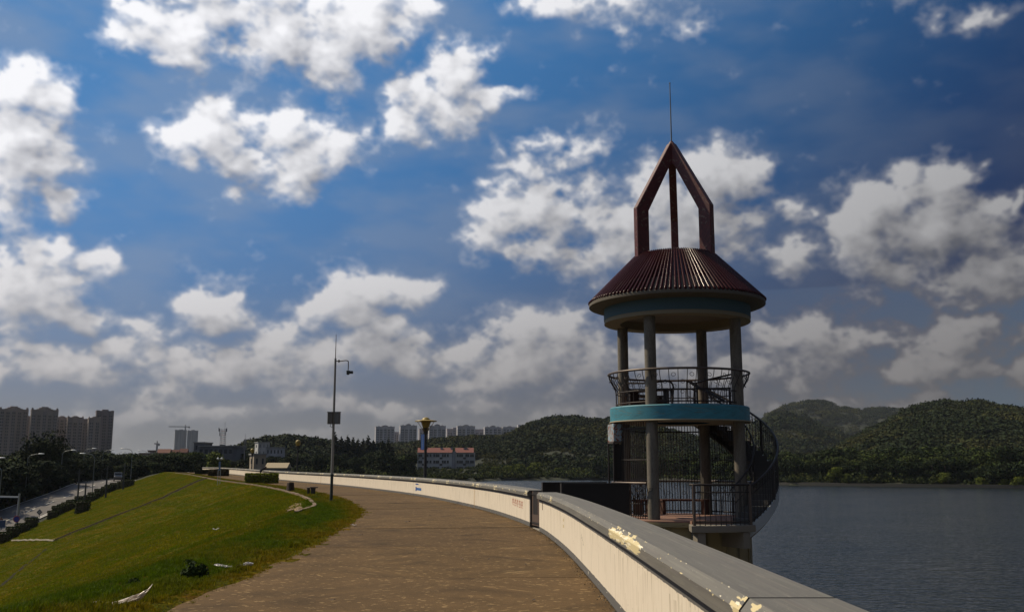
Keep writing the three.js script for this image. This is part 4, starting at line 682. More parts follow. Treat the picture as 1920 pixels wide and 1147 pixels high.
// ---------------------------------------------------------------- buildings
const paneM = MP(rgb(0.02, 0.024, 0.03), { roughness: 0.25 });
const wallTexFar = tex(256, 256, (u, v, o) => { const k = 1 + 0.12 * pn(u, v, 5, 101, 4) + 0.08 * pn(u, v, 24, 104, 2, 3); o[0] = o[1] = o[2] = 205 * k; }, true, 0.2, 0.2);
const wallM = (r, g, b, o) => M(rgb(r, g, b), { map: wallTexFar, ...o });
function highrise(o) {
  const { p0, p1, top, d, label, tint, tint2, turn = 0.12, crown = 'gable', group, depth = 13, wins = true } = o;
  const x = xAt((p0 + p1) / 2, d, top), z = -d, gy = groundH(x, z) - 1, w = (p1 - p0) / F * d / Math.cos(Math.atan2(x, d)) * 0.985, h = yAt(top, d) * 1 - gy;
  const T = thing('apartment_tower', label, 'building', [x, gy, z], Math.atan2(-x, d) * 0.92 + turn, group), m = wallM(...tint), m2 = wallM(...tint2), W = w * 0.96;
  part(T, 'body', bx(W, h, depth, 0, h / 2, 0), m);
  const n = Math.max(2, Math.round(W / 5.2)), cw = W / n, floors = Math.floor((h - 2) / 3.0);
  for (let i = 0; i < n; i++) if (i % 2 === 0) part(T, 'bay', bx(cw * 0.62, h - 1.2, 1.4, -W / 2 + cw * (i + 0.5), (h - 1.2) / 2, depth / 2 + 0.5), m2);
  part(T, 'corner_shaft', bx(1.1, h + 1.0, 1.2, -W / 2 + 0.4, (h + 1.0) / 2, depth / 2 + 0.4), m); part(T, 'corner_shaft', bx(1.1, h + 1.0, 1.2, W / 2 - 0.4, (h + 1.0) / 2, depth / 2 + 0.4), m);
  if (wins) {
    const list = []; for (let f = 0; f < floors; f++) for (let i = 0; i < n; i++) { const y = 2.2 + f * 3.0, cx = -W / 2 + cw * (i + 0.5), pz = depth / 2 + (i % 2 === 0 ? 1.22 : 0.03); for (const dx of [-0.27, 0.05]) list.push(bx(cw * 0.22, 1.5, 0.08, cx + dx * cw + cw * 0.11, y, pz)); if (i % 2) list.push(bx(cw * 0.5, 0.18, 0.7, cx, y - 1.1, depth / 2 + 0.3)); }
    for (let f = 0; f < floors; f++) for (const k of [-0.25, 0.25]) { list.push(bx(0.08, 1.4, 1.5, -W / 2 - 0.02, 2.2 + f * 3, k * depth)); list.push(bx(0.08, 1.4, 1.5, W / 2 + 0.02, 2.2 + f * 3, k * depth)); }
    const wn = part(T, 'windows', merge(list), paneM); wn.userData.kind = 'stuff';
  }
  part(T, 'roof_parapet', bx(W + 0.5, 1.1, depth + 0.5, 0, h + 0.25, 0), m);
  const up = (o.peak ? yAt(o.peak, d) - yAt(top, d) : 4.5), pc = o.pc ?? 0;
  if (crown === 'gable') {
    part(T, 'roof_house', bx(W * 0.3, up * 0.7, depth * 0.5, pc * W, h + up * 0.35, 1), m2);
    const s = new THREE.Shape(); s.moveTo(-W * 0.19, 0); s.lineTo(W * 0.19, 0); s.lineTo(0, up * 0.5); const g = new THREE.ExtrudeGeometry(s, { depth: depth * 0.6, bevelEnabled: false }); g.translate(pc * W, h + up * 0.66, -depth * 0.2); part(T, 'roof_gable', g, m);
    for (const k of [-0.32, 0.32]) { part(T, 'roof_turret', bx(W * 0.12, up * 0.6, 3, k * W, h + up * 0.3, 2), m2); part(T, 'roof_mast', bx(0.5, up * 0.5, 0.5, k * W, h + up * 0.8, 2), m2); }
  } else if (crown === 'steps') {
    for (const [k, ww, hh] of [[0, 0.26, 1], [0, 0.44, 0.72], [0, 0.62, 0.42], [0, 0.78, 0.2]]) part(T, 'roof_step', bx(W * ww, up * hh, depth * 0.5 + hh, pc * W, h + up * hh / 2, hh), m);
    for (const k of [-0.46, 0.46]) part(T, 'roof_turret', bx(W * 0.07, up * 0.35 + 1.4, 3, k * W, h + up * 0.17 + 0.5, depth * 0.3), m2);
  } else if (crown === 'notch') { for (const [k, ww, hh] of [[-0.4, 0.2, 0.6], [0.02, 0.36, 1], [0.42, 0.16, 0.55]]) part(T, 'roof_block', bx(W * ww, up * hh, depth * 0.7, k * W, h + up * hh / 2, 0), m); }
  return T;
}
// tan towers at the left
{
  const t1 = [0.44, 0.36, 0.31], t2 = [0.34, 0.29, 0.27], G = 'tan apartment towers', d = 950, b = { d, tint: t1, tint2: t2, group: G, crown: 'steps', turn: 0.1 };
  highrise({ ...b, p0: -22, p1: 3, top: 783, peak: 780, label: 'tan apartment tower cut by the left picture edge' });
  highrise({ ...b, p0: 2, p1: 47, top: 769, peak: 762, label: 'broad tan apartment tower with stepped crown nearest the left picture edge' });
  highrise({ ...b, p0: 45, p1: 63, top: 783, peak: 780, d: 990, label: 'narrow low tan tower between the two tall stepped towers', crown: 'notch' });
  highrise({ ...b, p0: 61, p1: 104, top: 770, peak: 763, label: 'second broad tan apartment tower with stepped crown from the left edge' });
  highrise({ ...b, p0: 103, p1: 127, top: 784, peak: 780, d: 985, label: 'tan tower just right of the two tall stepped ones' });
  highrise({ ...b, p0: 127, p1: 153, top: 784, peak: 780, d: 980, label: 'tan tower with wide flat crown in the middle of the lower row' });
  highrise({ ...b, p0: 152, p1: 167, top: 787, peak: 785, d: 1000, label: 'narrow tan tower in the lower row beside the domed one' });
  highrise({ ...b, p0: 166, p1: 186, top: 785, peak: 781, d: 975, label: 'tan tower with rounded crown in front of the dark slim tower' });
  highrise({ ...b, p0: 181, p1: 210, top: 772, peak: 768, d: 1010, label: 'tall dark slim tower at the right end of the tan group', tint: [0.28, 0.235, 0.23], tint2: [0.2, 0.175, 0.18], crown: 'notch' });
}
// twin bluish towers and cranes far off
{
  const b = { d: 2300, tint: [0.40, 0.40, 0.41], tint2: [0.36, 0.36, 0.37], crown: 'notch', turn: 0.08, depth: 16, wins: false, group: 'twin far towers' };
  highrise({ ...b, p0: 328, p1: 348.5, top: 807, peak: 805, label: 'left one of two far bluish towers, under the crane' });
  highrise({ ...b, p0: 351.5, p1: 370, top: 808, peak: 806, label: 'right one of two far bluish towers' });
  const steel = M(rgb(0.22, 0.2, 0.2));
  for (const [px, py, base, l, r, d, lab] of [[343, 800, 812, 31, 7, 2200, 'long-armed construction crane standing above the twin far towers'], [291.5, 832, 850, 5, 3, 1500, 'small construction crane left of the twin towers']]) {
    const x = xAt(px, d), y0 = yAt(base, d) - 4, y1 = yAt(py, d), C = thing('tower_crane', lab, 'crane', [x, 0, -d]), gy = groundH(x, -d);
    part(C, 'mast', bx(2.2, y1 - gy + 1, 2.2, 0, (y1 + gy) / 2, 0), steel); const k = d / F;
    part(C, 'jib', beam(V(0, y1, 0), V(-l * k, y1 + 0.5, 0), 1.5, 1.7), steel); part(C, 'counter_jib', beam(V(0, y1, 0), V(r * k, y1, 0), 1.6, 1.8), steel); part(C, 'counterweight', bx(3, 3.4, 2.4, r * k, y1 - 1.2, 0), steel);
    part(C, 'tower_head', beam(V(0, y1, 0), V(0, y1 + 4.5, 0), 1.2, 1.2, V(1, 0, 0)), steel);
  }
}
// grey-white towers behind the middle hill
{
  const A = [0.62, 0.60, 0.62], B = [0.46, 0.46, 0.50], G = 'pale grey apartment towers', b = { d: 1290, tint: A, tint2: B, group: G, turn: 0.1, depth: 16 }, low = { ...b, d: 1330, crown: 'none', tint: [0.48, 0.44, 0.46], tint2: [0.38, 0.37, 0.42] };
  const L = [[703, 739, 801, 797.5, 'first pale tower from the left, above the pointed conifers'], [749, 781, 799, 795, 'second pale tower, partly behind the yellow bowl lamp'], [803, 835, 799.5, 795.5, 'third tall pale tower, above the red-roofed flats'], [856, 890, 800, 796.5, 'fourth tall pale tower, where the flats end below'], [907, 940, 802, 798, 'fifth tall pale tower, at the foot of the hill crest'], [941, 968, 802, 799, 'sixth pale tower with its foot cut by the hill'], [970, 992, 798, 796, 'last pale tower peeping over the hill slope']];
  for (const [p0, p1, top, peak, label] of L) highrise({ ...b, p0, p1, top, peak, label: label + ', gabled crown' });
  const S = [[738, 746.5, 811, 'low narrow block beside the first pale tower'], [785, 796, 805, 'low block right of the lamp post between second and third towers'], [795, 804, 801, 'narrow block touching the third pale tower'], [837, 848, 805, 'low block just right of the third pale tower'], [848, 857, 803, 'narrow warm-grey block touching the fourth pale tower'], [889, 906, 806, 'low block between the fourth and fifth pale towers']];
  for (const [p0, p1, top, label] of S) highrise({ ...low, p0, p1, top, label });
}
// red-roofed flats across the water: every window its own piece
{
  const d = 462, x0 = xAt(783, d), x1 = xAt(890, d), gy = -2.6, eave = yAt(848.5, d), C = thing('block_of_flats', 'white four-storey flats with red tiled roof across the lake', 'building', [(x0 + x1) / 2, gy, -d], 0.06), W = x1 - x0, H = eave - gy, D = 10;
  const wm = wallM(0.55, 0.55, 0.55), red = M(rgb(0.15, 0.045, 0.032)), g2 = wallM(0.33, 0.33, 0.35);
  part(C, 'wall', bx(W, H, D, 0, H / 2, 0), wm); part(C, 'joint_wall', bx(1.6, H + 0.6, D + 0.5, W * 0.13, (H + 0.6) / 2, 0), g2);
  for (const [a, b] of [[-0.5, 0.11], [0.155, 0.48]]) { const w = (b - a) * W, s = new THREE.Shape(); s.moveTo(-D / 2 - 0.5, 0); s.lineTo(D / 2 + 0.5, 0); s.lineTo(0, 2.3); const g = new THREE.ExtrudeGeometry(s, { depth: w, bevelEnabled: false }); g.rotateY(Math.PI / 2); g.translate(a * W, H, 0); part(C, 'roof', g, red); }
  const wg = bx(0.85, 1.25, 0.1), fg = bx(1.0, 0.1, 0.24), cols = [930, 962, 1036, 1064, 1112, 1172, 1210, 1240, 1310, 1346, 1392, 1497, 1552, 1590, 1622, 1690, 1722, 1768, 1800], balc = [1000, 1282, 1662];
  const X = (zx) => xAt(680 + zx / 8.727, d) - (x0 + x1) / 2;
  for (let f = 0; f < 4; f++) { const y = H - 1.55 - f * 2.95 + 0.2; for (const c of cols) { const w = part(C, 'window', wg, paneM); w.position.set(X(c), y, D / 2 + 0.03); const s = part(w, 'sill', fg, g2); s.position.set(0, -0.7, 0.06); } for (const c of balc) { const w = part(C, 'stair_window', bx(1.3, 0.9, 0.1), paneM); w.position.set(X(c), y - 1.3, D / 2 + 0.05); } }
  for (const c of [960, 1012, 1290, 1455, 1668, 1690]) { part(C, 'chimney', bx(1.2, 1.5, 1.0, X(c), H + 1.6, 1.6), g2); }
  part(C, 'solar_frame', beam(V(X(930), H + 2.6, 0), V(X(1050), H + 2.6, 0), 1.6, 0.12), paneM);
}
// small houses: body, roof, doors and windows as parts
function house(name, label, px0, px1, pyTop, d, gyPx, o = {}) {
  const x0 = xAt(px0, d), x1 = xAt(px1, d), y0 = Math.min(yAt(gyPx, d), groundH((x0 + x1) / 2, -d)) - 0.5, h = yAt(pyTop, d) - y0, W = x1 - x0, D = o.depth ?? W * 0.6, H = thing(name, label, 'building', [(x0 + x1) / 2, y0, -d], o.turn ?? 0, o.group), m = wallM(...(o.tint ?? [0.4, 0.38, 0.35]));
  part(H, 'wall', bx(W, h, D, 0, h / 2, 0), m);
  if (o.roof === 'gable') { const s = new THREE.Shape(), r = o.rise ?? h * 0.3; s.moveTo(-D / 2 - 0.3, 0); s.lineTo(D / 2 + 0.3, 0); s.lineTo(0, r); const g = new THREE.ExtrudeGeometry(s, { depth: W + 0.6, bevelEnabled: false }); g.rotateY(Math.PI / 2); g.translate(-W / 2 - 0.3, h + 0.003, 0); part(H, 'roof', g, M(rgb(...(o.roofTint ?? [0.25, 0.08, 0.05])))); }
  else { part(H, 'roof', bx(W + 0.5, 0.35, D + 0.5, 0, h + 0.18, 0), wallM(...(o.roofTint ?? [0.36, 0.35, 0.33]))); }
  const nw = o.cols ?? 3, nf = o.floors ?? 2, fh = Math.min(3.1, h / nf), wg = bx(W / nw * (o.win ?? 0.45), fh * 0.45, 0.1);
  for (let f = 0; f < nf; f++) for (let i = 0; i < nw; i++) { const w = part(H, 'window', wg, paneM); w.position.set(-W / 2 + W / nw * (i + 0.5), h - fh * (f + 0.5), D / 2 + 0.03); }
  const sw = bx(0.1, fh * 0.4, D * 0.2); for (let f = 0; f < nf; f++) { const w = part(H, 'side_window', sw, paneM); w.position.set(-W / 2 - 0.03, h - fh * (f + 0.5), 0); }
  if (o.door) { part(H, 'door', bx(1.1, 2.1, 0.1, W * 0.3, 1.6, D / 2 + 0.04), M(rgb(0.08, 0.05, 0.04))); }
  return H;
}
house('grey_hall', 'long grey flat-roofed hall below the lattice antenna mast', 383, 446, 838, 330, 868, { tint: [0.17, 0.175, 0.19], cols: 7, floors: 1, win: 0.6, depth: 14 });
house('grey_block', 'dark grey square block at the left end of the long grey hall', 369, 388, 831, 335, 868, { tint: [0.15, 0.155, 0.175], cols: 2, floors: 3, win: 0.3, depth: 9 });
house('white_slab_building', 'tall pale slab building with one bright sunlit end wall', 479, 500, 830, 430, 866, { tint: [0.6, 0.6, 0.6], cols: 3, floors: 3, win: 0.16, depth: 9, turn: 0.42 });
house('white_house', 'white two-storey house right of the pale slab building', 500, 531, 840, 410, 872, { tint: [0.46, 0.47, 0.5], cols: 5, floors: 2, win: 0.36, depth: 7, turn: 0.12 });
house('tan_house', 'tan plastered house with bright side wall behind the parapet', 471, 493, 853, 245, 884, { tint: [0.52, 0.43, 0.32], cols: 2, floors: 2, win: 0.28, depth: 4.5, turn: 0.5 });
house('pitched_shed', 'low shed with pale pitched roof just behind the parapet', 503, 540, 877, 212, 886, { tint: [0.24, 0.22, 0.19], roof: 'gable', rise: 1.1, roofTint: [0.34, 0.27, 0.17], cols: 4, floors: 1, win: 0.2, depth: 4 });
house('low_grey_house', 'low grey house at the foot of the pointed conifers', 700, 736, 881, 385, 896, { tint: [0.2, 0.19, 0.19], cols: 5, floors: 1, win: 0.3, depth: 5 });
house('waterside_hall', 'long low white building on the far bank left of the tower', 1064, 1121, 868, 480, 882, { tint: [0.33, 0.34, 0.36], cols: 6, floors: 2, win: 0.4, depth: 8 });
house('white_boathouse', 'small white building on the far bank seen through the tower', 1268, 1302, 877, 440, 890, { tint: [0.4, 0.4, 0.41], cols: 3, floors: 1, win: 0.3, depth: 6 });
house('white_boathouse', 'smaller white building on the far bank right of its twin seen through the tower', 1328, 1352, 878, 440, 890, { tint: [0.36, 0.36, 0.38], cols: 2, floors: 1, win: 0.3, depth: 6 });
[[262, 292, 850, 640, 'brown-walled house with flat roof among the trees'], [295, 318, 849, 600, 'red-roofed house in the middle of the row among the trees'], [320, 334, 850, 610, 'small red-roofed house below the dark tree clump'], [336, 350, 848, 620, 'red-roofed house at the right end of the row'], [276, 289, 845, 660, 'pale upper house behind the brown-walled one']].forEach(([a, b, y, d, l], i) => house('village_house', l, a, b, y, d, 866, { tint: [0.2, 0.13, 0.11], roof: i % 4 === 0 ? 'flat' : 'gable', rise: 2.4, roofTint: [0.17, 0.065, 0.042], cols: 4, floors: 2, group: 'village houses' }));
// antenna masts
{
  const st = M(rgb(0.16, 0.15, 0.15), { roughness: 0.6 }), redp = M(rgb(0.28, 0.08, 0.06));
  { const d = 330, x = xAt(415, d), y0 = yAt(838, d), y1 = yAt(803, d), A = thing('lattice_mast', 'lattice antenna mast standing on the long grey hall', 'antenna', [x, y0 - 0.1, -d]), H = y1 - y0; part(A, 'plinth', bx(1.6, 0.9, 1.6, 0, 0.45, 0), wallM(0.15, 0.15, 0.16));
    for (const [sx, sz] of [[-1, -1], [1, -1], [1, 1], [-1, 1]]) part(A, 'mast_leg', bar(V(sx * 0.75, 0.8, sz * 0.75), V(sx * 0.62, H, sz * 0.62), 0.06), st);
    for (let i = 0; i < 8; i++) { const y = 0.9 + i * (H - 1) / 8, y2 = 0.9 + (i + 1) * (H - 1) / 8; for (const z of [-0.7, 0.7]) { part(A, 'brace', bar(V(-0.72, y, z), V(0.72, y2, z), 0.035), st); part(A, 'brace', bar(V(0.72, y, z), V(-0.72, y, z), 0.035), i % 2 ? redp : st); } }
    for (const [sx, y] of [[-1.1, H - 0.6], [1.1, H - 0.6], [-1.0, H - 1.9], [1.0, H - 1.7], [1.35, H - 0.4], [-1.35, H - 0.3]]) part(A, 'panel_antenna', bx(0.22, 1.2, 0.15, sx, y, 0.6), st);
    part(A, 'whip', bar(V(0.5, H, 0), V(0.5, H + 2.3, 0), 0.04), st); }
  { const d = 300, x = xAt(457, d), gy = groundH(x, -d), H = yAt(816, d) - gy, A = thing('antenna_pole', 'single antenna pole with stacked aerials left of the pale slab building', 'antenna', [x, gy - 0.2, -d]); part(A, 'pole', cyl(0.22, 0.1, H - 0.8, 0, 0, 0, 8), st); part(A, 'whip', cyl(0.04, 0.03, 1.6, 0, H - 0.8, 0, 6), st); for (const [a, y] of [[0, 1.4], [2.1, 1.4], [4.2, 1.4], [1, 3.2], [3.1, 3.2], [5.2, 3.2]]) part(A, 'panel_antenna', bx(0.25, 1.3, 0.2, Math.cos(a) * 0.35, H - y - 0.3, Math.sin(a) * 0.35), st); }
  { const d = 620, x = xAt(1132, d), gy = groundH(x, -d), A = thing('white_pole', 'thin white pole on the hillside left of the tower', 'pole', [x, gy - 0.3, -d]); const H = yAt(806, d) - gy; part(A, 'shaft', cyl(0.3, 0.2, H, 0, 0, 0, 8), M(rgb(0.5, 0.55, 0.6))); part(A, 'tip', cyl(0.32, 0.1, 0.6, 0, H, 0, 8), M(rgb(0.5, 0.55, 0.6))); }
}
// dark stone revetment along the far bank
{
  const pts = SHORE.slice(0, 10), pos = [], idx = []; const curve = new THREE.CatmullRomCurve3(pts.map(([x, d]) => V(x, 0, -d)), false, 'centripetal').getPoints(160);
  curve.forEach((p, i) => { const h = 0.85 + 0.15 * n2(i * 0.2, 2); for (const y of [WATER - 1, WATER + h, WATER + h]) pos.push(p.x, y, p.z); const b = curve[Math.min(i + 1, 160)], a = curve[Math.max(i - 1, 0)], t = b.clone().sub(a).normalize(); const k = pos.length - 3; pos[k] += -t.z * -1.2; pos[k + 2] += t.x * -1.2; });
  for (let i = 0; i < 160; i++) for (const j of [0, 1]) { const a = i * 3 + j; idx.push(a, a + 3, a + 4, a, a + 4, a + 1); }
  const g = new THREE.BufferGeometry(); g.setAttribute('position', new THREE.Float32BufferAttribute(pos, 3)); g.setIndex(idx); const h = g.toNonIndexed(); h.computeVertexNormals(); struct('shore_revetment', h, M(rgb(0.035, 0.034, 0.028)));
}

// ---------------------------------------------------------------- lower road with its street furniture
const steelGrey = M(rgb(0.30, 0.32, 0.33), { roughness: 0.5, metalness: 0.4 }), darkPole = M(rgb(0.03, 0.035, 0.035), { roughness: 0.6 }), whitePaint = M(rgb(0.62, 0.64, 0.64), { roughness: 0.6 });
// positions along the lower road: depth d, metres q left of the embankment foot
function onRoad(d, q) { const tx = footX(d + 3) - footX(d - 3), L = Math.hypot(tx, 6), nx = -6 / L, nz = -tx / L; return V(footX(d) + nx * q, lowY(d), -(d + nz * q * -1)); }
{
  const strip = (q0, q1, y, d0 = 60, d1 = 430, ds = 3) => { const n = Math.ceil((d1 - d0) / ds), pos = [], uv = [], idx = []; for (let i = 0; i <= n; i++) for (const q of [q0, q1]) { const d = lerp(d0, d1, i / n), p = onRoad(d, q); pos.push(p.x, p.y + y, p.z); uv.push(d, q); } for (let i = 0; i < n; i++) { const a = i * 2; idx.push(a, a + 1, a + 3, a, a + 3, a + 2); } const g = new THREE.BufferGeometry(); g.setAttribute('position', new THREE.Float32BufferAttribute(pos, 3)); g.setAttribute('uv', new THREE.Float32BufferAttribute(uv, 2)); g.setIndex(idx); g.computeVertexNormals(); return g; };
  const asph = tex(512, 512, (u, v, o) => { const k = 1 + 0.2 * pn(u, v, 4, 131, 4) + 0.15 * (R() - 0.5); o[0] = 82 * k; o[1] = 77 * k; o[2] = 73 * k; }, true, 1 / 8, 1 / 8);
  struct('toe_verge', strip(-0.6, 1.2, 0.02), MAT.earth);
  struct('lower_road', strip(1.2, 9.6, 0.06), M(rgb(1, 1, 1), { map: asph }));
  const kerbM = M(rgb(0.36, 0.34, 0.31));
  for (const q of [1.2, 9.6]) struct('road_kerb', strip(q - 0.15, q + 0.15, 0.18), kerbM);
  for (let d = 100; d < 400; d += 9) struct('road_marking', strip(5.3, 5.45, 0.075, d, d + 4, 4), M(rgb(0.6, 0.58, 0.5)));
  struct('road_edge_line', strip(1.7, 1.85, 0.075), M(rgb(0.55, 0.52, 0.46)));
}
// clipped hedge blocks along the road
const hedgeGeo = (w, h, d, n, size, base) => { const pos = [], col = []; for (let i = 0; i < n; i++) { const f = R(); const p = f < 0.34 ? V(R(-w, w) / 2, h, R(-d, d) / 2) : f < 0.67 ? V((R() < 0.5 ? -1 : 1) * w / 2, R(h), R(-d, d) / 2) : V(R(-w, w) / 2, R(h), (R() < 0.7 ? 1 : -1) * d / 2); p.x += R(-0.05, 0.05); p.y += R(-0.06, 0.05); p.z += R(-0.05, 0.05); const a = V(R(-1, 1), R(-1, 1), R(-1, 1)).normalize(), b = V(R(-1, 1), R(-1, 1), R(-1, 1)).cross(a).normalize(), s = size * R(0.6, 1.3); for (const [x, y] of [[1, 0], [0, 0.7], [-1, 0], [1, 0], [-1, 0], [0, -0.7]]) pos.push(p.x + (a.x * x + b.x * y) * s, p.y + (a.y * x + b.y * y) * s, p.z + (a.z * x + b.z * y) * s); const k = R(0.6, 1.4), top = R() < 0.5; for (let j = 0; j < 6; j++) col.push(base[0] * k, base[1] * k, base[2] * k); } const g = new THREE.BufferGeometry(); g.setAttribute('position', new THREE.Float32BufferAttribute(pos, 3)); g.setAttribute('color', new THREE.Float32BufferAttribute(col, 3)); g.computeVertexNormals(); return g; };
{
  srand(17); const twigs = M(rgb(0.06, 0.055, 0.025)), pr = new THREE.Group(); part(pr, 'leaves', hedgeGeo(1.35, 1.35, 1.35, 620, 0.09, [0.035, 0.05, 0.012]), leafM); part(pr, 'stems', bevel(1.2, 1.25, 1.2, 0.08, 0, 0.64, 0), twigs);
  const spots = [[5, 1019], [22, 1009], [40, 1000], [57, 991], [97, 973], [105, 968], [116, 963], [125, 958], [133, 954], [140, 951], [147, 948], [166, 942], [174, 938], [184, 933], [197, 926], [204, 923], [212, 920], [220, 918], [227, 916], [235, 914], [242, 912]];
  const L = 'dark clipped square hedge block at the foot of the grass slope';
  for (const [px, py] of spots) { const h = hit(px, py), x = h.x, z = h.z; const o = copy(pr, 'hedge_block', [x, h.y - 0.08, z], R(0.3), [R(0.95, 1.15), R(0.9, 1.15), R(0.95, 1.2)], L, 'hedge blocks along the lower road'); o.userData.category = 'hedge'; }
  const h = hit(153, 961); const o = copy(pr, 'hedge_block', [h.x, h.y - 0.1, h.z], 0.2, [1.25, 1.25, 1.25], 'lone larger hedge block set above the others on the grass slope'); o.userData.category = 'hedge';
}
// street lamps with curved arms
const lampGrey = M(rgb(0.13, 0.15, 0.155), { roughness: 0.5, metalness: 0.3 });
function streetLamp(p, H, arm, turn, label, group, tint = lampGrey) {
  const g = thing('street_lamp', label, 'street lamp', [p.x, p.y, p.z], turn, group); part(g, 'pole', cyl(0.085, 0.05, H, 0, 0, 0, 8), tint); part(g, 'base', cyl(0.2, 0.16, 0.5, 0, 0, 0, 8), tint);
  part(g, 'arm', tube([V(0, H - 0.05, 0), V(arm * 0.2, H + 0.4, 0), V(arm * 0.6, H + 0.62, 0), V(arm, H + 0.7, 0)], 0.05, 14, 6), tint); const hd = new THREE.SphereGeometry(1, 12, 8); hd.scale(0.55, 0.11, 0.2); hd.translate(arm + 0.35, H + 0.72, 0); part(g, 'lamp_head', hd, M(rgb(0.6, 0.62, 0.62), { roughness: 0.35 })); return g;
}
{
  const L = 'grey street lamp with curved arm over the lower road', G = 'street lamps along the lower road';
  for (const [d, q, side] of [[116, 10.4, -1], [124, 0.6, 1], [134, 10.4, -1], [150, 10.4, -1], [168, 10.4, -1], [172, 0.6, 1], [188, 10.4, -1], [206, 0.6, 1], [208, 10.4, -1], [236, 10.4, -1], [240, 0.6, 1], [268, 10.4, -1], [274, 0.6, 1], [302, 10.4, -1], [338, 10.4, -1]]) { const p = onRoad(d, q); p.y -= 0.02; streetLamp(p, lerp(9.0, 6.3, sstep(120, 200, d)), lerp(2.2, 1.7, sstep(120, 200, d)), side > 0 ? Math.PI : 0, L, G); }
  // dark wooden utility poles at the slope foot
  for (const [px, top, py, k] of [[143, 880, 957, 'dark utility pole beside the lone hedge block'], [157, 905, 951, 'short dark utility pole behind the hedge row'], [197, 873, 934, 'dark utility pole in the middle of the hedge row'], [230, 868, 918, 'dark utility pole at the far end of the hedge row']]) { const p = hit(px, py), d = -p.z, H = yAt(top, d) - p.y, g = thing('utility_pole', k, 'pole', [p.x, p.y - 0.3, p.z]); part(g, 'shaft', cyl(0.16, 0.1, H + 0.3, 0, 0, 0, 8), darkPole); part(g, 'cross_arm', bx(1.2, 0.1, 0.1, 0, H - 0.2, 0), darkPole); }
  // sign gantry, round sign, big blue board and diamond sign at the left edge
  { const p = hit(29, 1003), d = -p.z, H = yAt(928, d) - p.y, g = thing('sign_gantry', 'white cantilever sign pole with a round blue sign at the left edge', 'sign pole', [p.x, p.y - 0.1, p.z]); part(g, 'pole', cyl(0.17, 0.12, H + 0.3, 0, 0, 0, 10), steelGrey); part(g, 'arm', beam(V(0, H - 0.15, 0), V(-4.5, H - 0.05, 0.4), 0.16, 0.2), whitePaint); const disc = new THREE.CylinderGeometry(0.42, 0.42, 0.04, 24).rotateX(Math.PI / 2); const rs = part(g, 'round_sign', disc, M(rgb(0.035, 0.04, 0.2))); rs.position.set(0, H * 0.42, 0.2); const rim = part(rs, 'red_rim', new THREE.TorusGeometry(0.4, 0.035, 6, 24), M(rgb(0.3, 0.03, 0.03))); rim.position.z = 0.025; }
  { const d = 112, x = xAt(4, d), gy = groundY(x, -d), g = thing('road_board', 'dark blue road sign board on a dark post at the left edge', 'sign', [x, gy - 0.2, -d]), y1 = yAt(975, d) - gy, y0 = yAt(988.5, d) - gy; part(g, 'post', cyl(0.12, 0.12, y1 + 0.2, 0, 0, -0.1, 8), darkPole); part(g, 'board', bevel(1.9, y1 - y0, 0.06, 0.01, -0.05, (y0 + y1) / 2 + 0.2, 0.05), M(rgb(0.02, 0.045, 0.11), { roughness: 0.5 })); for (let i = 0; i < 2; i++) part(g, 'faded_line', bx(1.3, 0.05, 0.01, -0.1, (y0 + y1) / 2 + 0.3 - i * 0.3, 0.09), M(rgb(0.06, 0.09, 0.16))); }
  { const p = hit(64, 984), d = -p.z, g = thing('diamond_sign', 'small diamond warning sign on a thin pole behind the hedge blocks', 'sign', [p.x, p.y - 0.1, p.z - 1.2]), H = yAt(958, d) - p.y; part(g, 'pole', cyl(0.045, 0.045, H, 0, 0, 0, 8), steelGrey); const b = part(g, 'plate', bx(0.62, 0.62, 0.03), M(rgb(0.12, 0.12, 0.13))); b.position.set(0, H - 0.1, 0.06); b.rotation.z = Math.PI / 4; const inn = part(b, 'symbol', bx(0.3, 0.3, 0.01), M(rgb(0.3, 0.3, 0.28))); inn.position.z = 0.022; }
  // van on the road
  { const p = onRoad(212, 4.0); p.y += 0.065; const c = crest(240), g = thing('parked_van', 'dark small van on the lower road near the far bend', 'van', [p.x, p.y, p.z], Math.atan2(c.tx, c.tz)); const s = new THREE.Shape(); [[-2, 0.35], [2, 0.35], [2.05, 0.9], [1.6, 1.1], [1.1, 1.75], [-1.9, 1.8], [-2.05, 1.2]].forEach(([a, b], i) => (i ? s.lineTo(a, b) : s.moveTo(a, b))); const bg = new THREE.ExtrudeGeometry(s, { depth: 1.5, bevelEnabled: true, bevelSize: 0.06, bevelThickness: 0.06, bevelSegments: 2 }); bg.translate(0, 0, -0.75); bg.rotateY(Math.PI / 2); part(g, 'body', bg, MP(rgb(0.06, 0.065, 0.075), { roughness: 0.3, clearcoat: 0.6 })); part(g, 'windscreen', bx(1.3, 0.6, 0.04, 0, 1.42, -1.42).rotateX(0), paneM); part(g, 'rear_window', bx(1.3, 0.5, 0.04, 0, 1.42, 2.06), paneM); for (const [x, z] of [[-0.75, -1.3], [0.75, -1.3], [-0.75, 1.3], [0.75, 1.3]]) { const w = part(g, 'wheel', new THREE.CylinderGeometry(0.33, 0.33, 0.22, 18).rotateZ(Math.PI / 2), M(rgb(0.02, 0.02, 0.02))); w.position.set(x, 0.33, z); part(w, 'rim', new THREE.CylinderGeometry(0.19, 0.19, 0.23, 12).rotateZ(Math.PI / 2), steelGrey); } for (const x of [-0.55, 0.55]) part(g, 'tail_light', bx(0.16, 0.3, 0.05, x, 1.0, 2.1), M(rgb(0.3, 0.02, 0.02))); }
}
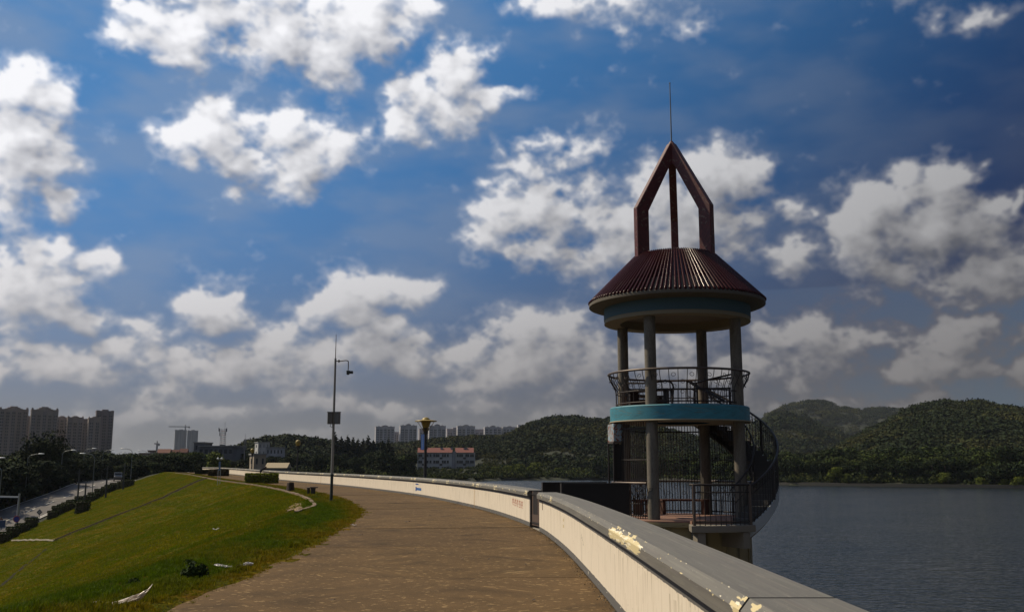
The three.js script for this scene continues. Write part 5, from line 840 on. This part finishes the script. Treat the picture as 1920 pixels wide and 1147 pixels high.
// ---------------------------------------------------------------- drains on the slope
const bedM = MP(rgb(0.03, 0.025, 0.018), { roughness: 1, specularIntensity: 0.1 });
function drainLine(name, label, pts, w, mat, lip) { const g = thing(name, label, 'drain'); const P = pts.map(([a, b]) => hit(a, b)), N = []; for (let i = 0; i < P.length - 1; i++) { const n = 14; for (let k = 0; k < n; k++) { const x = lerp(P[i].x, P[i + 1].x, k / n), z = lerp(P[i].z, P[i + 1].z, k / n); N.push(V(x, groundY(x, z), z)); } } N.push(P[P.length - 1]);
  for (let i = 0; i < N.length - 1; i++) { const a = N[i].clone(), b = N[i + 1].clone(); const dir = b.clone().sub(a).normalize(), sd = V(dir.z, 0, -dir.x).normalize(); if (lip) for (const s of [-1, 1]) part(g, 'kerb_stone', beam(a.clone().addScaledVector(sd, s * w / 2).add(V(0, 0.03, 0)), b.clone().addScaledVector(sd, s * w / 2).add(V(0, 0.03, 0)), 0.08, 0.14), mat); part(g, 'channel_bed', beam(a.clone().add(V(0, 0.02, 0)), b.clone().add(V(0, 0.02, 0)), w - 0.1, 0.05), bedM); } return g; }
const drainC = MP(rgb(0.075, 0.058, 0.038), { roughness: 1, specularIntensity: 0.1 });
drainLine('slope_drain', 'long straight concrete drain running down the grass slope', [[396, 896.5], [300, 936], [200, 975], [106, 1012.5]], 0.4, drainC, true);
drainLine('berm_drain', 'short level concrete drain at the lower end of the slope drain', [[106, 1013.5], [26, 1013.5]], 0.6, M(rgb(0.36, 0.31, 0.23)), true);
drainLine('slope_ditch', 'narrow dark ditch in the grass at the left edge', [[86, 1030], [40, 1066], [0, 1101]], 0.3, drainC, false);
// ---------------------------------------------------------------- kerb along the top of the slope
{
  const km = M(rgb(0.13, 0.082, 0.042)), km2 = M(rgb(0.17, 0.11, 0.06)), g = thing('slope_kerb', 'low brown stone kerb edging the top of the grass slope', 'kerb'); const tk = (s) => 6.3 - 0.0 * s; let s = 37.0;
  while (s < 185) { const L = s > 90 ? 3.2 : 1.3, e = s + L - 0.02; const tt = (q) => 6.25 + 0.75 * sstep(43, 36.5, q) ; const a = onDam(s, tt(s), -0.01 + 0.015 * n2(s * 2, 5)), b = onDam(e, tt(e), -0.01 + 0.015 * n2(e * 2, 5)); const st = part(g, 'kerb_stone', beam(a, b, 0.15, 0.17 + 0.03 * n2(s, 7)), s % 3 < 1.4 ? km : km2); s += L; }
  const b0 = hit(463, 902), c = hit(487, 906); const w = single('white_curb_block', beam(b0.clone().add(V(0, 0.08, 0)), c.clone().add(V(0, 0.08, 0)), 0.3, 0.24), M(rgb(0.5, 0.46, 0.4)), 'pale concrete curb block lying before the clipped hedge', 'curb block');
}
// bare worn soil patch by the kerb end
{
  const p = hit(560, 950), g = new THREE.CircleGeometry(1, 40), q = g.attributes.position, soil = tex(256, 256, (u, v, o) => { const k = 1 + 0.5 * pn(u, v, 7, 141, 4) + 0.3 * (R() - 0.5); o[0] = 112 * k; o[1] = 88 * k; o[2] = 54 * k; });
  g.rotateX(-Math.PI / 2); for (let i = 0; i < q.count; i++) { const a = Math.atan2(q.getZ(i), q.getX(i)), r = Math.hypot(q.getX(i), q.getZ(i)) * (1 + 0.35 * n2(Math.cos(a) * 2, Math.sin(a) * 2)); const along = Math.cos(a) * r * 3.6, off = Math.sin(a) * r * 0.5; const st = crestST(p.x, p.z), P = onDam(st.s + along, st.t + off); q.setXYZ(i, P.x, groundY(P.x, P.z) + 0.035, P.z); } g.computeVertexNormals(); const m = struct('bare_soil_patch', g, M(rgb(1, 1, 1), { map: soil }));
}
// ---------------------------------------------------------------- camera pole on the verge
{
  const p = hit(620.5, 941), d = -p.z, Y = (py) => yAt(py, d) - p.y, grey = M(rgb(0.26, 0.25, 0.23), { roughness: 0.55, metalness: 0.3 }), green = M(rgb(0.022, 0.032, 0.028), { roughness: 0.6 }), metal = M(rgb(0.13, 0.10, 0.07), { roughness: 0.5, metalness: 0.4 });
  const g = thing('camera_pole', 'tall slim grey pole with dome camera, arm and equipment boxes on the verge', 'camera pole', [p.x, p.y - 0.05, p.z]); const y1 = Y(890), y2 = Y(670), y3 = Y(625), m = d / F;
  part(g, 'pole_foot', cyl(0.075, 0.07, y1, 0, 0, 0, 12), green); part(g, 'pole_shaft', cyl(0.068, 0.05, y2 - y1, 0, y1, 0, 12), grey); part(g, 'collar', cyl(0.085, 0.085, 0.1, 0, y1 - 0.02, 0, 12), green); part(g, 'lightning_rod', cyl(0.022, 0.012, y3 - y2, 0, y2, 0, 6), metal);
  const ay = Y(675); part(g, 'arm', tube([V(0, ay, 0), V(0.25 * 1, ay, 0), V(20 * m, ay + 0.03, 0), V(24 * m, ay, 0), V(24.5 * m, ay - 0.12, 0), V(24.5 * m, Y(692), 0)], 0.024, 40, 7), metal); part(g, 'arm_clamp', cyl(0.04, 0.04, 0.12, 0.17, ay - 0.06, 0, 8), metal);
  const cam = part(g, 'camera', merge([cyl(0.075, 0.09, 0.12, 24.5 * m, Y(697.5), 0, 12), new THREE.SphereGeometry(0.085, 12, 10, 0, 6.28, Math.PI / 2, Math.PI / 2).translate(24.5 * m, Y(697.5), 0)]), darkPole); const hood = part(cam, 'hood', bx(0.26, 0.12, 0.2, 24.5 * m + 0.1, Y(696), 0), darkPole);
  const box = M(rgb(0.12, 0.115, 0.11), { roughness: 0.5 }); const bg = bevel(0.235, Y(771) - Y(793), 0.2, 0.01); for (const [x, z] of [[-0.17, 0.05], [0.19, 0.05]]) { const b = part(g, 'equipment_box', bg, box); b.position.set(x, (Y(771) + Y(793)) / 2, z); b.rotation.y = x < 0 ? 0.25 : -0.2; part(b, 'box_lid', bx(0.28, 0.02, 0.24, 0, (Y(771) - Y(793)) / 2 + 0.012, 0), box); }
  part(g, 'cable', tube([V(-0.1, Y(793), 0.08), V(-0.14, Y(797), 0.1), V(-0.03, Y(799), 0.08)], 0.012, 12, 5), darkPole);
}
// litter stump and bench on the verge, hedges, two-headed lamp
{
  srand(71); const bark = tex(128, 128, (u, v, o) => { const k = 1 + 0.5 * pn(u, v, 14, 151, 4, 3); o[0] = 62 * k; o[1] = 46 * k; o[2] = 36 * k; });
  { const p = hit(544, 921.5), d = -p.z, m = d / F, pts = [[0.001, 0], [9 * m, 0], [7.6 * m, 3 * m], [6.6 * m, 9 * m], [6 * m, 16.5 * m], [5.4 * m, 17.4 * m], [0.001, 17.4 * m]].map(([r, y]) => new THREE.Vector2(r, y)); const g = thing('stump_bin', 'dark brown litter bin shaped like a tree stump on the verge', 'litter bin', [p.x, p.y - 0.03, p.z]); const lg = new THREE.LatheGeometry(pts, 20), q = lg.attributes.position; for (let i = 0; i < q.count; i++) { const a = Math.atan2(q.getZ(i), q.getX(i)), k = 1 + 0.07 * Math.sin(a * 5) + 0.04 * Math.sin(a * 11 + q.getY(i)); q.setX(i, q.getX(i) * k); q.setZ(i, q.getZ(i) * k); } lg.computeVertexNormals(); part(g, 'stump', lg, M(rgb(0.8, 0.75, 0.7), { map: bark })); part(g, 'opening', cyl(3.6 * m, 3.6 * m, 0.03, 0, 17.2 * m, 0, 16), M(rgb(0.01, 0.01, 0.01))); }
  { const p = hit(583, 927.5), d = -p.z, m = d / F, g = thing('twin_bin', 'pair of dark square litter bins joined under a pale lid on the verge', 'litter bin', [p.x, p.y - 0.02, p.z], 0.15), dk = M(rgb(0.05, 0.042, 0.036)), lid = M(rgb(0.3, 0.24, 0.2)); const boxT = (x, w, h) => { const gg = new THREE.CylinderGeometry(w * 0.78, w * 0.62, h, 4, 1); gg.rotateY(Math.PI / 4); gg.translate(x, h / 2, 0); return gg; }; part(g, 'left_bin', boxT(-5 * m, 5 * m, 13 * m), dk); part(g, 'right_bin', boxT(3.2 * m, 8 * m, 13 * m), dk); part(g, 'left_lid', bx(8 * m, 1.4 * m, 8 * m, -5.2 * m, 13.6 * m, 0), lid); part(g, 'right_lid', bx(14 * m, 2 * m, 10 * m, 4.6 * m, 14 * m, 0), M(rgb(0.1, 0.07, 0.06))); }
  const hedge = (label, px, py, w, h, d_, base, turn) => { const p = hit(px, py), g = thing('clipped_hedge', label, 'hedge', [p.x, p.y - 0.03, p.z], turn); part(g, 'leaves', hedgeGeo(w, h, d_, 2600, 0.075, base), leafM); part(g, 'stems', bevel(w - 0.25, h - 0.12, d_ - 0.25, 0.1, 0, (h - 0.12) / 2 + 0.04, 0), M(rgb(0.06, 0.055, 0.025))); };
  hedge('bright green clipped hedge beside the promenade', 490, 906, 2.9, 0.92, 1.3, [0.17, 0.20, 0.014], 0.1);
  hedge('dark red-brown clipped hedge beyond the bright one', 409, 892.5, 2.6, 0.9, 1.5, [0.06, 0.042, 0.018], 0.15);
  hedge('small dark hedge at the far end of the verge', 378, 889, 1.9, 0.7, 1.2, [0.03, 0.036, 0.012], 0.1); hedge('small green hedge on the far crest', 359, 883, 2.0, 0.65, 1.2, [0.05, 0.07, 0.014], 0.1);
  { const p = hit(409, 909), d = -p.z, H = yAt(857, d) - p.y, g = thing('double_lamp', 'slim pale post with two small lamp heads at the top of the slope', 'lamp post', [p.x, p.y - 0.1, p.z]); for (const x of [-0.1, 0.13]) part(g, 'leg', cyl(0.035, 0.035, H * 0.62, x, 0, 0, 8), steelGrey); part(g, 'blue_sleeve', bx(0.16, H * 0.32, 0.12, 0.02, H * 0.72, 0), M(rgb(0.13, 0.2, 0.32))); for (const x of [-0.18, 0.2]) part(g, 'lamp_head', new THREE.SphereGeometry(0.12, 12, 8).translate(x, H - 0.05, 0), whitePaint); part(g, 'cross_bar', bx(0.42, 0.05, 0.06, 0.01, H - 0.15, 0), steelGrey); }
}
// bowl lamps standing behind the parapet
{
  const bowl = M(rgb(0.26, 0.18, 0.025), { roughness: 0.5 }), dk = M(rgb(0.02, 0.018, 0.016), { roughness: 0.5 }), blueP = canvasTex(64, 256, (g) => { g.fillStyle = '#6d9be6'; g.fillRect(0, 0, 64, 256); g.strokeStyle = '#d6e4fa'; g.lineWidth = 3; for (let i = 0; i < 7; i++) { const y = 16 + i * 33; for (const [a, b, c, e] of [[14, 4, 50, 4], [32, 0, 32, 24], [14, 12, 50, 14], [16, 24, 48, 24], [18, 4, 14, 24]]) { g.beginPath(); g.moveTo(a, y + b); g.lineTo(c, y + e); g.stroke(); } } });
  function bowlLamp(px, top, s, label, sign) {
    const p = onDam(s, -0.85, -0.3), d = -p.z, H = yAt(top, d) - p.y, g = thing('bowl_lamp', label, 'lamp post', [p.x, p.y, p.z], 0, 'bowl lamps along the parapet'); const k = 1;
    part(g, 'pole', cyl(0.11, 0.07, H - 1.0, 0, 0, 0, 12), dk); part(g, 'neck', cyl(0.07, 0.2, 0.42, 0, H - 1.02, 0, 12), dk);
    part(g, 'bowl', new THREE.LatheGeometry([[0.10, 0], [0.17, 0.12], [0.25, 0.36], [0.27, 0.55], [0.2, 0.68], [0.1, 0.74], [0.001, 0.75]].map(([r, y]) => new THREE.Vector2(r, y)), 20).translate(0, H - 0.72, 0), bowl);
    if (sign) part(g, 'brim', new THREE.LatheGeometry([[0.2, 0], [0.64, -0.03], [0.65, 0.02], [0.2, 0.09]].map(([r, y]) => new THREE.Vector2(r, y)), 24).translate(0, H - 0.2, 0), bowl);
    if (sign) for (let i = 0; i < 6; i++) { const a = i * Math.PI / 3; part(g, 'stay', bar(V(Math.cos(a) * 0.13, H - 0.78, Math.sin(a) * 0.13), V(Math.cos(a) * 0.52, H - 0.2, Math.sin(a) * 0.52), 0.016), bowl); }
    if (sign) { const b = part(g, 'blue_banner', bx(0.18, yAt(814, d) - yAt(843, d), 0.03), M(rgb(1, 1, 1), { map: blueP })); b.position.set(-0.17, (yAt(814, d) + yAt(843, d)) / 2 - p.y, 0.05); }
    return g;
  }
  bowlLamp(781, 783, 57.5, 'yellow bowl lamp with a blue banner behind the parapet, the closest one', true);
  bowlLamp(540, 825, 107, 'second yellow bowl lamp behind the parapet, above the low shed', false);
  bowlLamp(457, 841, 143, 'third and farthest yellow bowl lamp behind the parapet', false);
}
// ---------------------------------------------------------------- people
function person(label, pos, turn, J, tint, hair) {
  // J: joints [x, y, z, radius]; bones as pairs; one continuous surface from smoothly joined tapered capsules
  const bones = [['hip', 'chest'], ['chest', 'neck'], ['neck', 'head'], ['shL', 'elL'], ['elL', 'haL'], ['shR', 'elR'], ['elR', 'haR'], ['hipL', 'knL'], ['knL', 'anL'], ['anL', 'toL'], ['hipR', 'knR'], ['knR', 'anR'], ['anR', 'toR'], ['shL', 'shR'], ['hipL', 'hipR']];
  const res = 76, mc = new MarchingCubes(res, barkM, false, false, 60000), half = 1.05, cy = 0.9; mc.isolation = 0;
  const sdf = (x, y, z) => { let d = 1e3, tag_ = 0, bd = 1e3; bones.forEach(([a, b], i) => { const A = J[a], B = J[b], bx_ = B[0] - A[0], by = B[1] - A[1], bz = B[2] - A[2], L = bx_ * bx_ + by * by + bz * bz, k = clamp(((x - A[0]) * bx_ + (y - A[1]) * by + (z - A[2]) * bz) / L, 0, 1), e = Math.hypot(x - A[0] - k * bx_, y - A[1] - k * by, z - A[2] - k * bz) - lerp(A[3], B[3], k); if (e < bd) { bd = e; tag_ = i; } const h = clamp(0.5 + 0.5 * (d - e) / 0.035, 0, 1); d = lerp(d, e, h) - 0.035 * h * (1 - h); }); return [d, tag_]; };
  for (let k = 0; k < res; k++) for (let j = 0; j < res; j++) for (let i = 0; i < res; i++) { const f = (q) => (q - res / 2) / (res / 2) * half; mc.field[i + j * res + k * res * res] = -sdf(f(i), f(j) + cy, f(k))[0]; }
  mc.update(); const n = mc.count, pos_ = new Float32Array(n * 3), col = new Float32Array(n * 3);
  for (let i = 0; i < n; i++) { const x = mc.positionArray[i * 3] * half, y = mc.positionArray[i * 3 + 1] * half + cy, z = mc.positionArray[i * 3 + 2] * half; pos_.set([x, y, z], i * 3); const t = sdf(x, y, z)[1]; const c = t === 2 || ((t === 4 || t === 6) && Math.hypot(x - J[t === 4 ? 'haL' : 'haR'][0], y - J[t === 4 ? 'haL' : 'haR'][1], z - J[t === 4 ? 'haL' : 'haR'][2]) < 0.11) ? tint.skin : (t >= 7 && t <= 12) || t === 14 ? (t === 9 || t === 12 ? tint.shoe : tint.leg) : tint.top; col.set(c, i * 3); }
  const g = new THREE.BufferGeometry(); g.setAttribute('position', new THREE.BufferAttribute(pos_, 3)); g.setAttribute('color', new THREE.BufferAttribute(col, 3)); g.computeVertexNormals();
  const T = thing('person', label, 'person', pos, turn); part(T, 'body', g, leafMat({ roughness: 0.85 }));
  const H = J.head, hg = new THREE.SphereGeometry(H[3] * 1.08, 16, 12, 0, 6.3, 0, 1.75); hg.translate(H[0], H[1] + 0.01, H[2] - 0.012); part(T, 'hair', hg, M(rgb(...hair)));
  return T;
}
{
  // leaning over the parapet: bent at the hip, forearms on the coping
  const p = onDam(124, 0.42, 0.0), c = crest(124);
  person('person in dark clothes bending over the far parapet behind the bright hedge', [p.x, p.y + 0.0, p.z], Math.atan2(-c.nx, -c.nz), { hip: [0, 0.95, 0, 0.15], chest: [0, 1.2, 0.34, 0.16], neck: [0, 1.3, 0.48, 0.06], head: [0, 1.36, 0.6, 0.105], shL: [0.17, 1.26, 0.38, 0.06], elL: [0.24, 1.08, 0.52, 0.045], haL: [0.14, 1.05, 0.72, 0.04], shR: [-0.17, 1.26, 0.38, 0.06], elR: [-0.24, 1.08, 0.52, 0.045], haR: [-0.14, 1.05, 0.72, 0.04], hipL: [0.09, 0.92, 0, 0.095], knL: [0.1, 0.5, 0.04, 0.065], anL: [0.1, 0.09, -0.03, 0.045], toL: [0.11, 0.05, 0.12, 0.04], hipR: [-0.09, 0.92, 0, 0.095], knR: [-0.1, 0.5, 0.02, 0.065], anR: [-0.1, 0.09, -0.08, 0.045], toR: [-0.11, 0.05, 0.07, 0.04] }, { skin: [0.28, 0.17, 0.11], top: [0.018, 0.018, 0.022], leg: [0.02, 0.024, 0.035], shoe: [0.02, 0.02, 0.02] }, [0.012, 0.01, 0.009]);
  const w = onRoad(137.5, 3.4);
  person('person with a reddish top walking on the lower road behind the hedge blocks', [w.x, w.y + 0.065, w.z], 0.6, { hip: [0, 0.95, 0, 0.14], chest: [0, 1.3, 0.01, 0.155], neck: [0, 1.47, 0.01, 0.06], head: [0, 1.61, 0.03, 0.105], shL: [0.18, 1.4, 0, 0.06], elL: [0.24, 1.13, -0.08, 0.045], haL: [0.23, 0.9, 0.04, 0.04], shR: [-0.18, 1.4, 0, 0.06], elR: [-0.24, 1.13, 0.06, 0.045], haR: [-0.22, 0.92, 0.2, 0.04], hipL: [0.09, 0.92, 0, 0.09], knL: [0.1, 0.5, 0.16, 0.062], anL: [0.1, 0.09, 0.14, 0.043], toL: [0.1, 0.05, 0.28, 0.038], hipR: [-0.09, 0.92, 0, 0.09], knR: [-0.1, 0.5, -0.04, 0.062], anR: [-0.1, 0.11, -0.22, 0.043], toR: [-0.1, 0.04, -0.1, 0.038] }, { skin: [0.28, 0.17, 0.11], top: [0.08, 0.02, 0.02], leg: [0.02, 0.02, 0.028], shoe: [0.02, 0.02, 0.02] }, [0.01, 0.01, 0.01]);
}

// ---------------------------------------------------------------- grass blades, weeds, litter
{
  function tuft(n, h, spread, w) { const pos = [], col = []; for (let i = 0; i < n; i++) { const a = R(6.28), r = R(spread), x = Math.cos(a) * r, z = Math.sin(a) * r, la = R(6.28), lean = R(0.15, 0.75), hh = h * R(0.5, 1.2), ww = w * R(0.6, 1.2), dx = Math.cos(la) * lean * hh, dz = Math.sin(la) * lean * hh, sx = -Math.sin(la) * ww, sz = Math.cos(la) * ww, b = [x - sx, -0.01, z - sz], c = [x + sx, -0.01, z + sz], m1 = [x + dx * 0.35 - sx * 0.8, hh * 0.6, z + dz * 0.35 - sz * 0.8], m2 = [x + dx * 0.35 + sx * 0.8, hh * 0.6, z + dz * 0.35 + sz * 0.8], t = [x + dx, hh * 0.95, z + dz]; pos.push(...b, ...c, ...m2, ...b, ...m2, ...m1, ...m1, ...m2, ...t); const k = R(0.7, 1.3); for (let j = 0; j < 9; j++) col.push(k, k, k); } const g = new THREE.BufferGeometry(); g.setAttribute('position', new THREE.Float32BufferAttribute(pos, 3)); g.setAttribute('color', new THREE.Float32BufferAttribute(col, 3)); g.computeVertexNormals(); return g; }
  srand(2024);
  function lawn(label, geo, n, pick, shade) {
    const im = new THREE.InstancedMesh(geo, bladeM, n), q = new THREE.Quaternion(), m = new THREE.Matrix4(); let i = 0, tries = 0;
    while (i < n && tries++ < n * 4) { const p = pick(); if (!p) continue; const [s, t, k] = p, P = onDam(s, t, 0), y = damY(s, t) + rise(s) + (t < shoulder(s) ? 0.03 * n2(s * 1.1, t * 1.3) + 0.03 * sstep(roadW(s) - 0.1, roadW(s) + 0.5, t) - 0.015 : 0); q.setFromEuler(new THREE.Euler(0, R(6.28), 0)); im.setMatrixAt(i, m.compose(V(P.x, y, P.z), q, V(k, k * R(0.7, 1.25), k))); im.setColorAt(i, shade(s, t)); i++; }
    im.count = i; im.name = numbered('grass'); tag(im, label, 'grass', null, 'stuff'); scene.add(im);
  }
  const mix = (d, k) => rgb(lerp(0.078, 0.22, d) * k, lerp(0.125, 0.155, d) * k, lerp(0.000, 0.004, d) * k);
  const bladeM = new THREE.MeshPhysicalMaterial({ color: rgb(1, 1, 1), vertexColors: true, roughness: 0.9, specularIntensity: 0.15, transmission: 0.4, thickness: 0, side: THREE.DoubleSide });
  const dryAt = (s, t) => clamp(0.30 + 0.9 * fbm2(s * 0.16 + 3, t * 0.45, 4) + 0.75 * sstep(0.9, 0.0, t - roadW(s)), 0, 1) * R(0.5, 1.3);
  lawn('rough grass of the verge beside the promenade', tuft(11, 0.085, 0.07, 0.0045), 30000, () => { const s = -4 + 54 * R() ** 1.1, t = roadW(s) - 0.12 + R() * (shoulder(s) + 0.3 - roadW(s)); const dens = fbm2(s * 0.5, t * 0.9, 3); if (t < roadW(s) + 0.12 && R() < 0.6) return; return [s, t, (0.65 + 0.9 * Math.max(0, dens + 0.25)) * (t < roadW(s) + 0.3 ? 0.7 : 1)]; }, (s, t) => mix(clamp(dryAt(s, t) - 0.25 * sstep(0.7, 1.4, t - roadW(s)), 0, 1), R(0.55, 1.15)));
  lawn('mown grass of the near slope', tuft(10, 0.06, 0.10, 0.006), 60000, () => { const s = -6 + 86 * R() ** 1.05, t = shoulder(s) - 0.1 + R() ** 1.25 * 14; return [s, t, R(0.7, 1.2) * (1 + 0.35 * fbm2(s * 0.4, t * 0.4, 2))]; }, (s, t) => mix(clamp(0.06 + 0.85 * dryAt(s, t), 0, 1), R(0.7, 1.1)));
  lawn('mown grass of the far slope', tuft(10, 0.07, 0.22, 0.010), 70000, () => { const s = 45 + 170 * R(), t = shoulder(s) - 0.1 + R() * 24, P = onDam(s, t); if (damY(s, t) + rise(s) < lowY(-P.z) - 0.1) return; return [s, t, R(0.7, 1.3)]; }, (s, t) => mix(clamp(0.12 + 0.75 * clamp(0.28 + 0.8 * fbm2(s * 0.10 + 3, t * 0.3, 4), 0, 1), 0, 1), R(1.0, 1.3)));
  lawn('grass around the bins and hedges of the far verge', tuft(9, 0.08, 0.12, 0.010), 9000, () => { const s = 46 + 140 * R() ** 1.4, t = roadW(s) + R() * (6.2 - roadW(s)); return [s, t, R(0.7, 1.2)]; }, (s, t) => mix(clamp(0.15 + dryAt(s, t), 0, 1), R(0.7, 1.2)));
  // dark weed clumps in the verge
  for (const [px, py, k, label] of [[362, 1083, 1, 'dark green weed clump standing in the verge grass'], [378, 1074, 0.6, 'smaller dark weed tuft beside the weed clump'], [352, 1062, 0.55, 'small dark weed tuft behind the weed clump'], [250, 1098, 0.5, 'low dark weed tuft in the long grass near the white bag']]) {
    const p = hit(px, py), g = thing('weed_clump', label, 'weed', [p.x, p.y - 0.02, p.z], R(6), 'weed clumps'); g.scale.setScalar(k); const n = 60, pos = [], geo = crownGeo([[0, 0.12, 0, 0.17, 0.14, 0.17], [0.1, 0.08, 0.06, 0.12, 0.09, 0.12], [-0.09, 0.09, 0.03, 0.12, 0.1, 0.12]], 520, 0.045, [0.02, 0.035, 0.008], 0.4); part(g, 'leaves', geo, leafM); part(g, 'stem', cyl(0.012, 0.006, 0.18, 0, 0, 0, 6), barkM);
  }
  // crumpled plastic bags
  function bag(label, px, py, L, W, H, seed, tint, tail, turn) {
    const p = hit(px, py), g = new THREE.SphereGeometry(1, 40, 24), q = g.attributes.position; for (let i = 0; i < q.count; i++) { let x = q.getX(i), y = q.getY(i), z = q.getZ(i); const k = 1 + 0.45 * (1 - 2 * Math.abs(fbm3(x * 1.8 + seed, y * 2.2, z * 2.4, 4))) - 0.2, prof = 0.55 + 0.45 * Math.sin((x + 1.2) * 2.0 + seed); x *= L * (1 + 0.15 * n2(y * 3, seed)); y = (y * 0.5 + 0.5) * H * k * prof; z *= W * k; if (tail && x > L * 0.45) { const u = (x - L * 0.45) / (L * 0.55); y = lerp(y, H * (0.25 + 1.0 * u) + (y - H * 0.4) * 0.35, u); z *= 1 - 0.6 * Math.sin(u * 2.6); } q.setXYZ(i, x, y, z); } const ng = g.toNonIndexed(); ng.computeVertexNormals();
    const m = single('plastic_bag', ng, MP(rgb(...tint), { roughness: 0.35, transmission: 0.12, thickness: 0 }), label, 'plastic bag', 'litter on the verge'); m.position.set(p.x, p.y + 0.03, p.z); m.rotation.y = turn; return m;
  }
  bag('long crumpled white plastic bag with raised end at the bottom of the picture', 228, 1136, 0.33, 0.11, 0.15, 3, [0.55, 0.46, 0.35], true, 0.5);
  bag('crumpled white plastic scraps by the edge of the path', 437, 1067, 0.32, 0.09, 0.12, 9, [0.5, 0.46, 0.43], false, -0.1);
  bag('small white scrap lying on the open grass slope', 404, 994, 0.14, 0.12, 0.13, 15, [0.75, 0.74, 0.72], false, 0.4);
  bag('tiny white scrap at the edge of the path near the camera pole', 664, 987, 0.06, 0.05, 0.05, 21, [0.7, 0.68, 0.64], false, 0);
  bag('tiny white scrap far up the grass slope', 353, 886, 0.16, 0.14, 0.12, 27, [0.75, 0.74, 0.6], false, 0);
  // dry leaves on the concrete
  const lf = new THREE.Shape(); lf.moveTo(-0.05, 0); lf.quadraticCurveTo(0, 0.045, 0.06, 0.004); lf.quadraticCurveTo(0, -0.04, -0.05, 0); const lg = new THREE.ShapeGeometry(lf, 5); lg.rotateX(-Math.PI / 2); { const q = lg.attributes.position; for (let i = 0; i < q.count; i++) q.setY(i, 0.016 * Math.abs(Math.sin(q.getX(i) * 40)) + 0.012 * Math.abs(q.getZ(i)) * 30 * 0.04); lg.computeVertexNormals(); }
  const lm = [M(rgb(0.05, 0.03, 0.016)), M(rgb(0.10, 0.05, 0.022)), M(rgb(0.03, 0.022, 0.015))];
  const spots = [[763, 980, 1.9], [770, 979, 1.6], [806, 968, 1.2], [842, 968, 1], [866, 1049, 1.0], [778, 1031, 0.9], [676, 1004, 1], [746, 988, 0.8], [916, 1050, 0.8], [622, 1128, 0.8], [806, 1004, 0.8], [855, 1004, 0.7], [935, 1000, 0.8], [900, 985, 0.8], [1000, 1128, 0.8], [866, 1050, 0.6], [700, 1040, 0.7], [985, 1060, 0.8]];
  spots.forEach(([px, py, k], i) => { const p = hit(px, py), m = single('fallen_leaf', lg, lm[i % 3], i < 2 ? (i ? 'second of two dark curled leaves lying together on the concrete' : 'larger of two dark curled leaves lying together on the concrete') : 'small dry brown leaf lying on the concrete promenade', 'leaf', i < 2 ? 'pair of dark leaves' : 'dry leaves on the promenade'); m.position.set(p.x, 0.014, p.z); m.rotation.set(0.1, i * 2.1, 0.08); m.scale.setScalar(k * 1.1); });
  // moss and grit in the corner at the foot of the near wall
  const grit = new THREE.InstancedMesh(new THREE.IcosahedronGeometry(0.012, 0), M(rgb(1, 1, 1)), 900), mm = new THREE.Matrix4(), qq = new THREE.Quaternion(); for (let i = 0; i < 900; i++) { const s = R(9, 40), t = 0.015 + 0.14 * R() ** 2.4, P = onDam(s, t, 0.006); qq.setFromEuler(new THREE.Euler(R(6), R(6), R(6))); const k = R(0.3, 0.9); grit.setMatrixAt(i, mm.compose(P, qq, V(k * R(0.7, 1.6), k * 0.6, k))); const b = R(0.5, 1.3); grit.setColorAt(i, R() < 0.4 ? rgb(0.17 * b, 0.10 * b, 0.03 * b) : rgb(0.10 * b, 0.085 * b, 0.06 * b)); } grit.name = 'grit'; tag(grit, 'grit and dead moss along the foot of the near wall', 'grit', null, 'stuff'); scene.add(grit);
}
// ---------------------------------------------------------------- haze
scene.fog = new THREE.FogExp2(0xc9d3e2, 0.00005);

scene.traverse((o) => { if (o.isMesh) { o.castShadow = true; o.receiveShadow = true; } });
renderer.render(scene, camera);
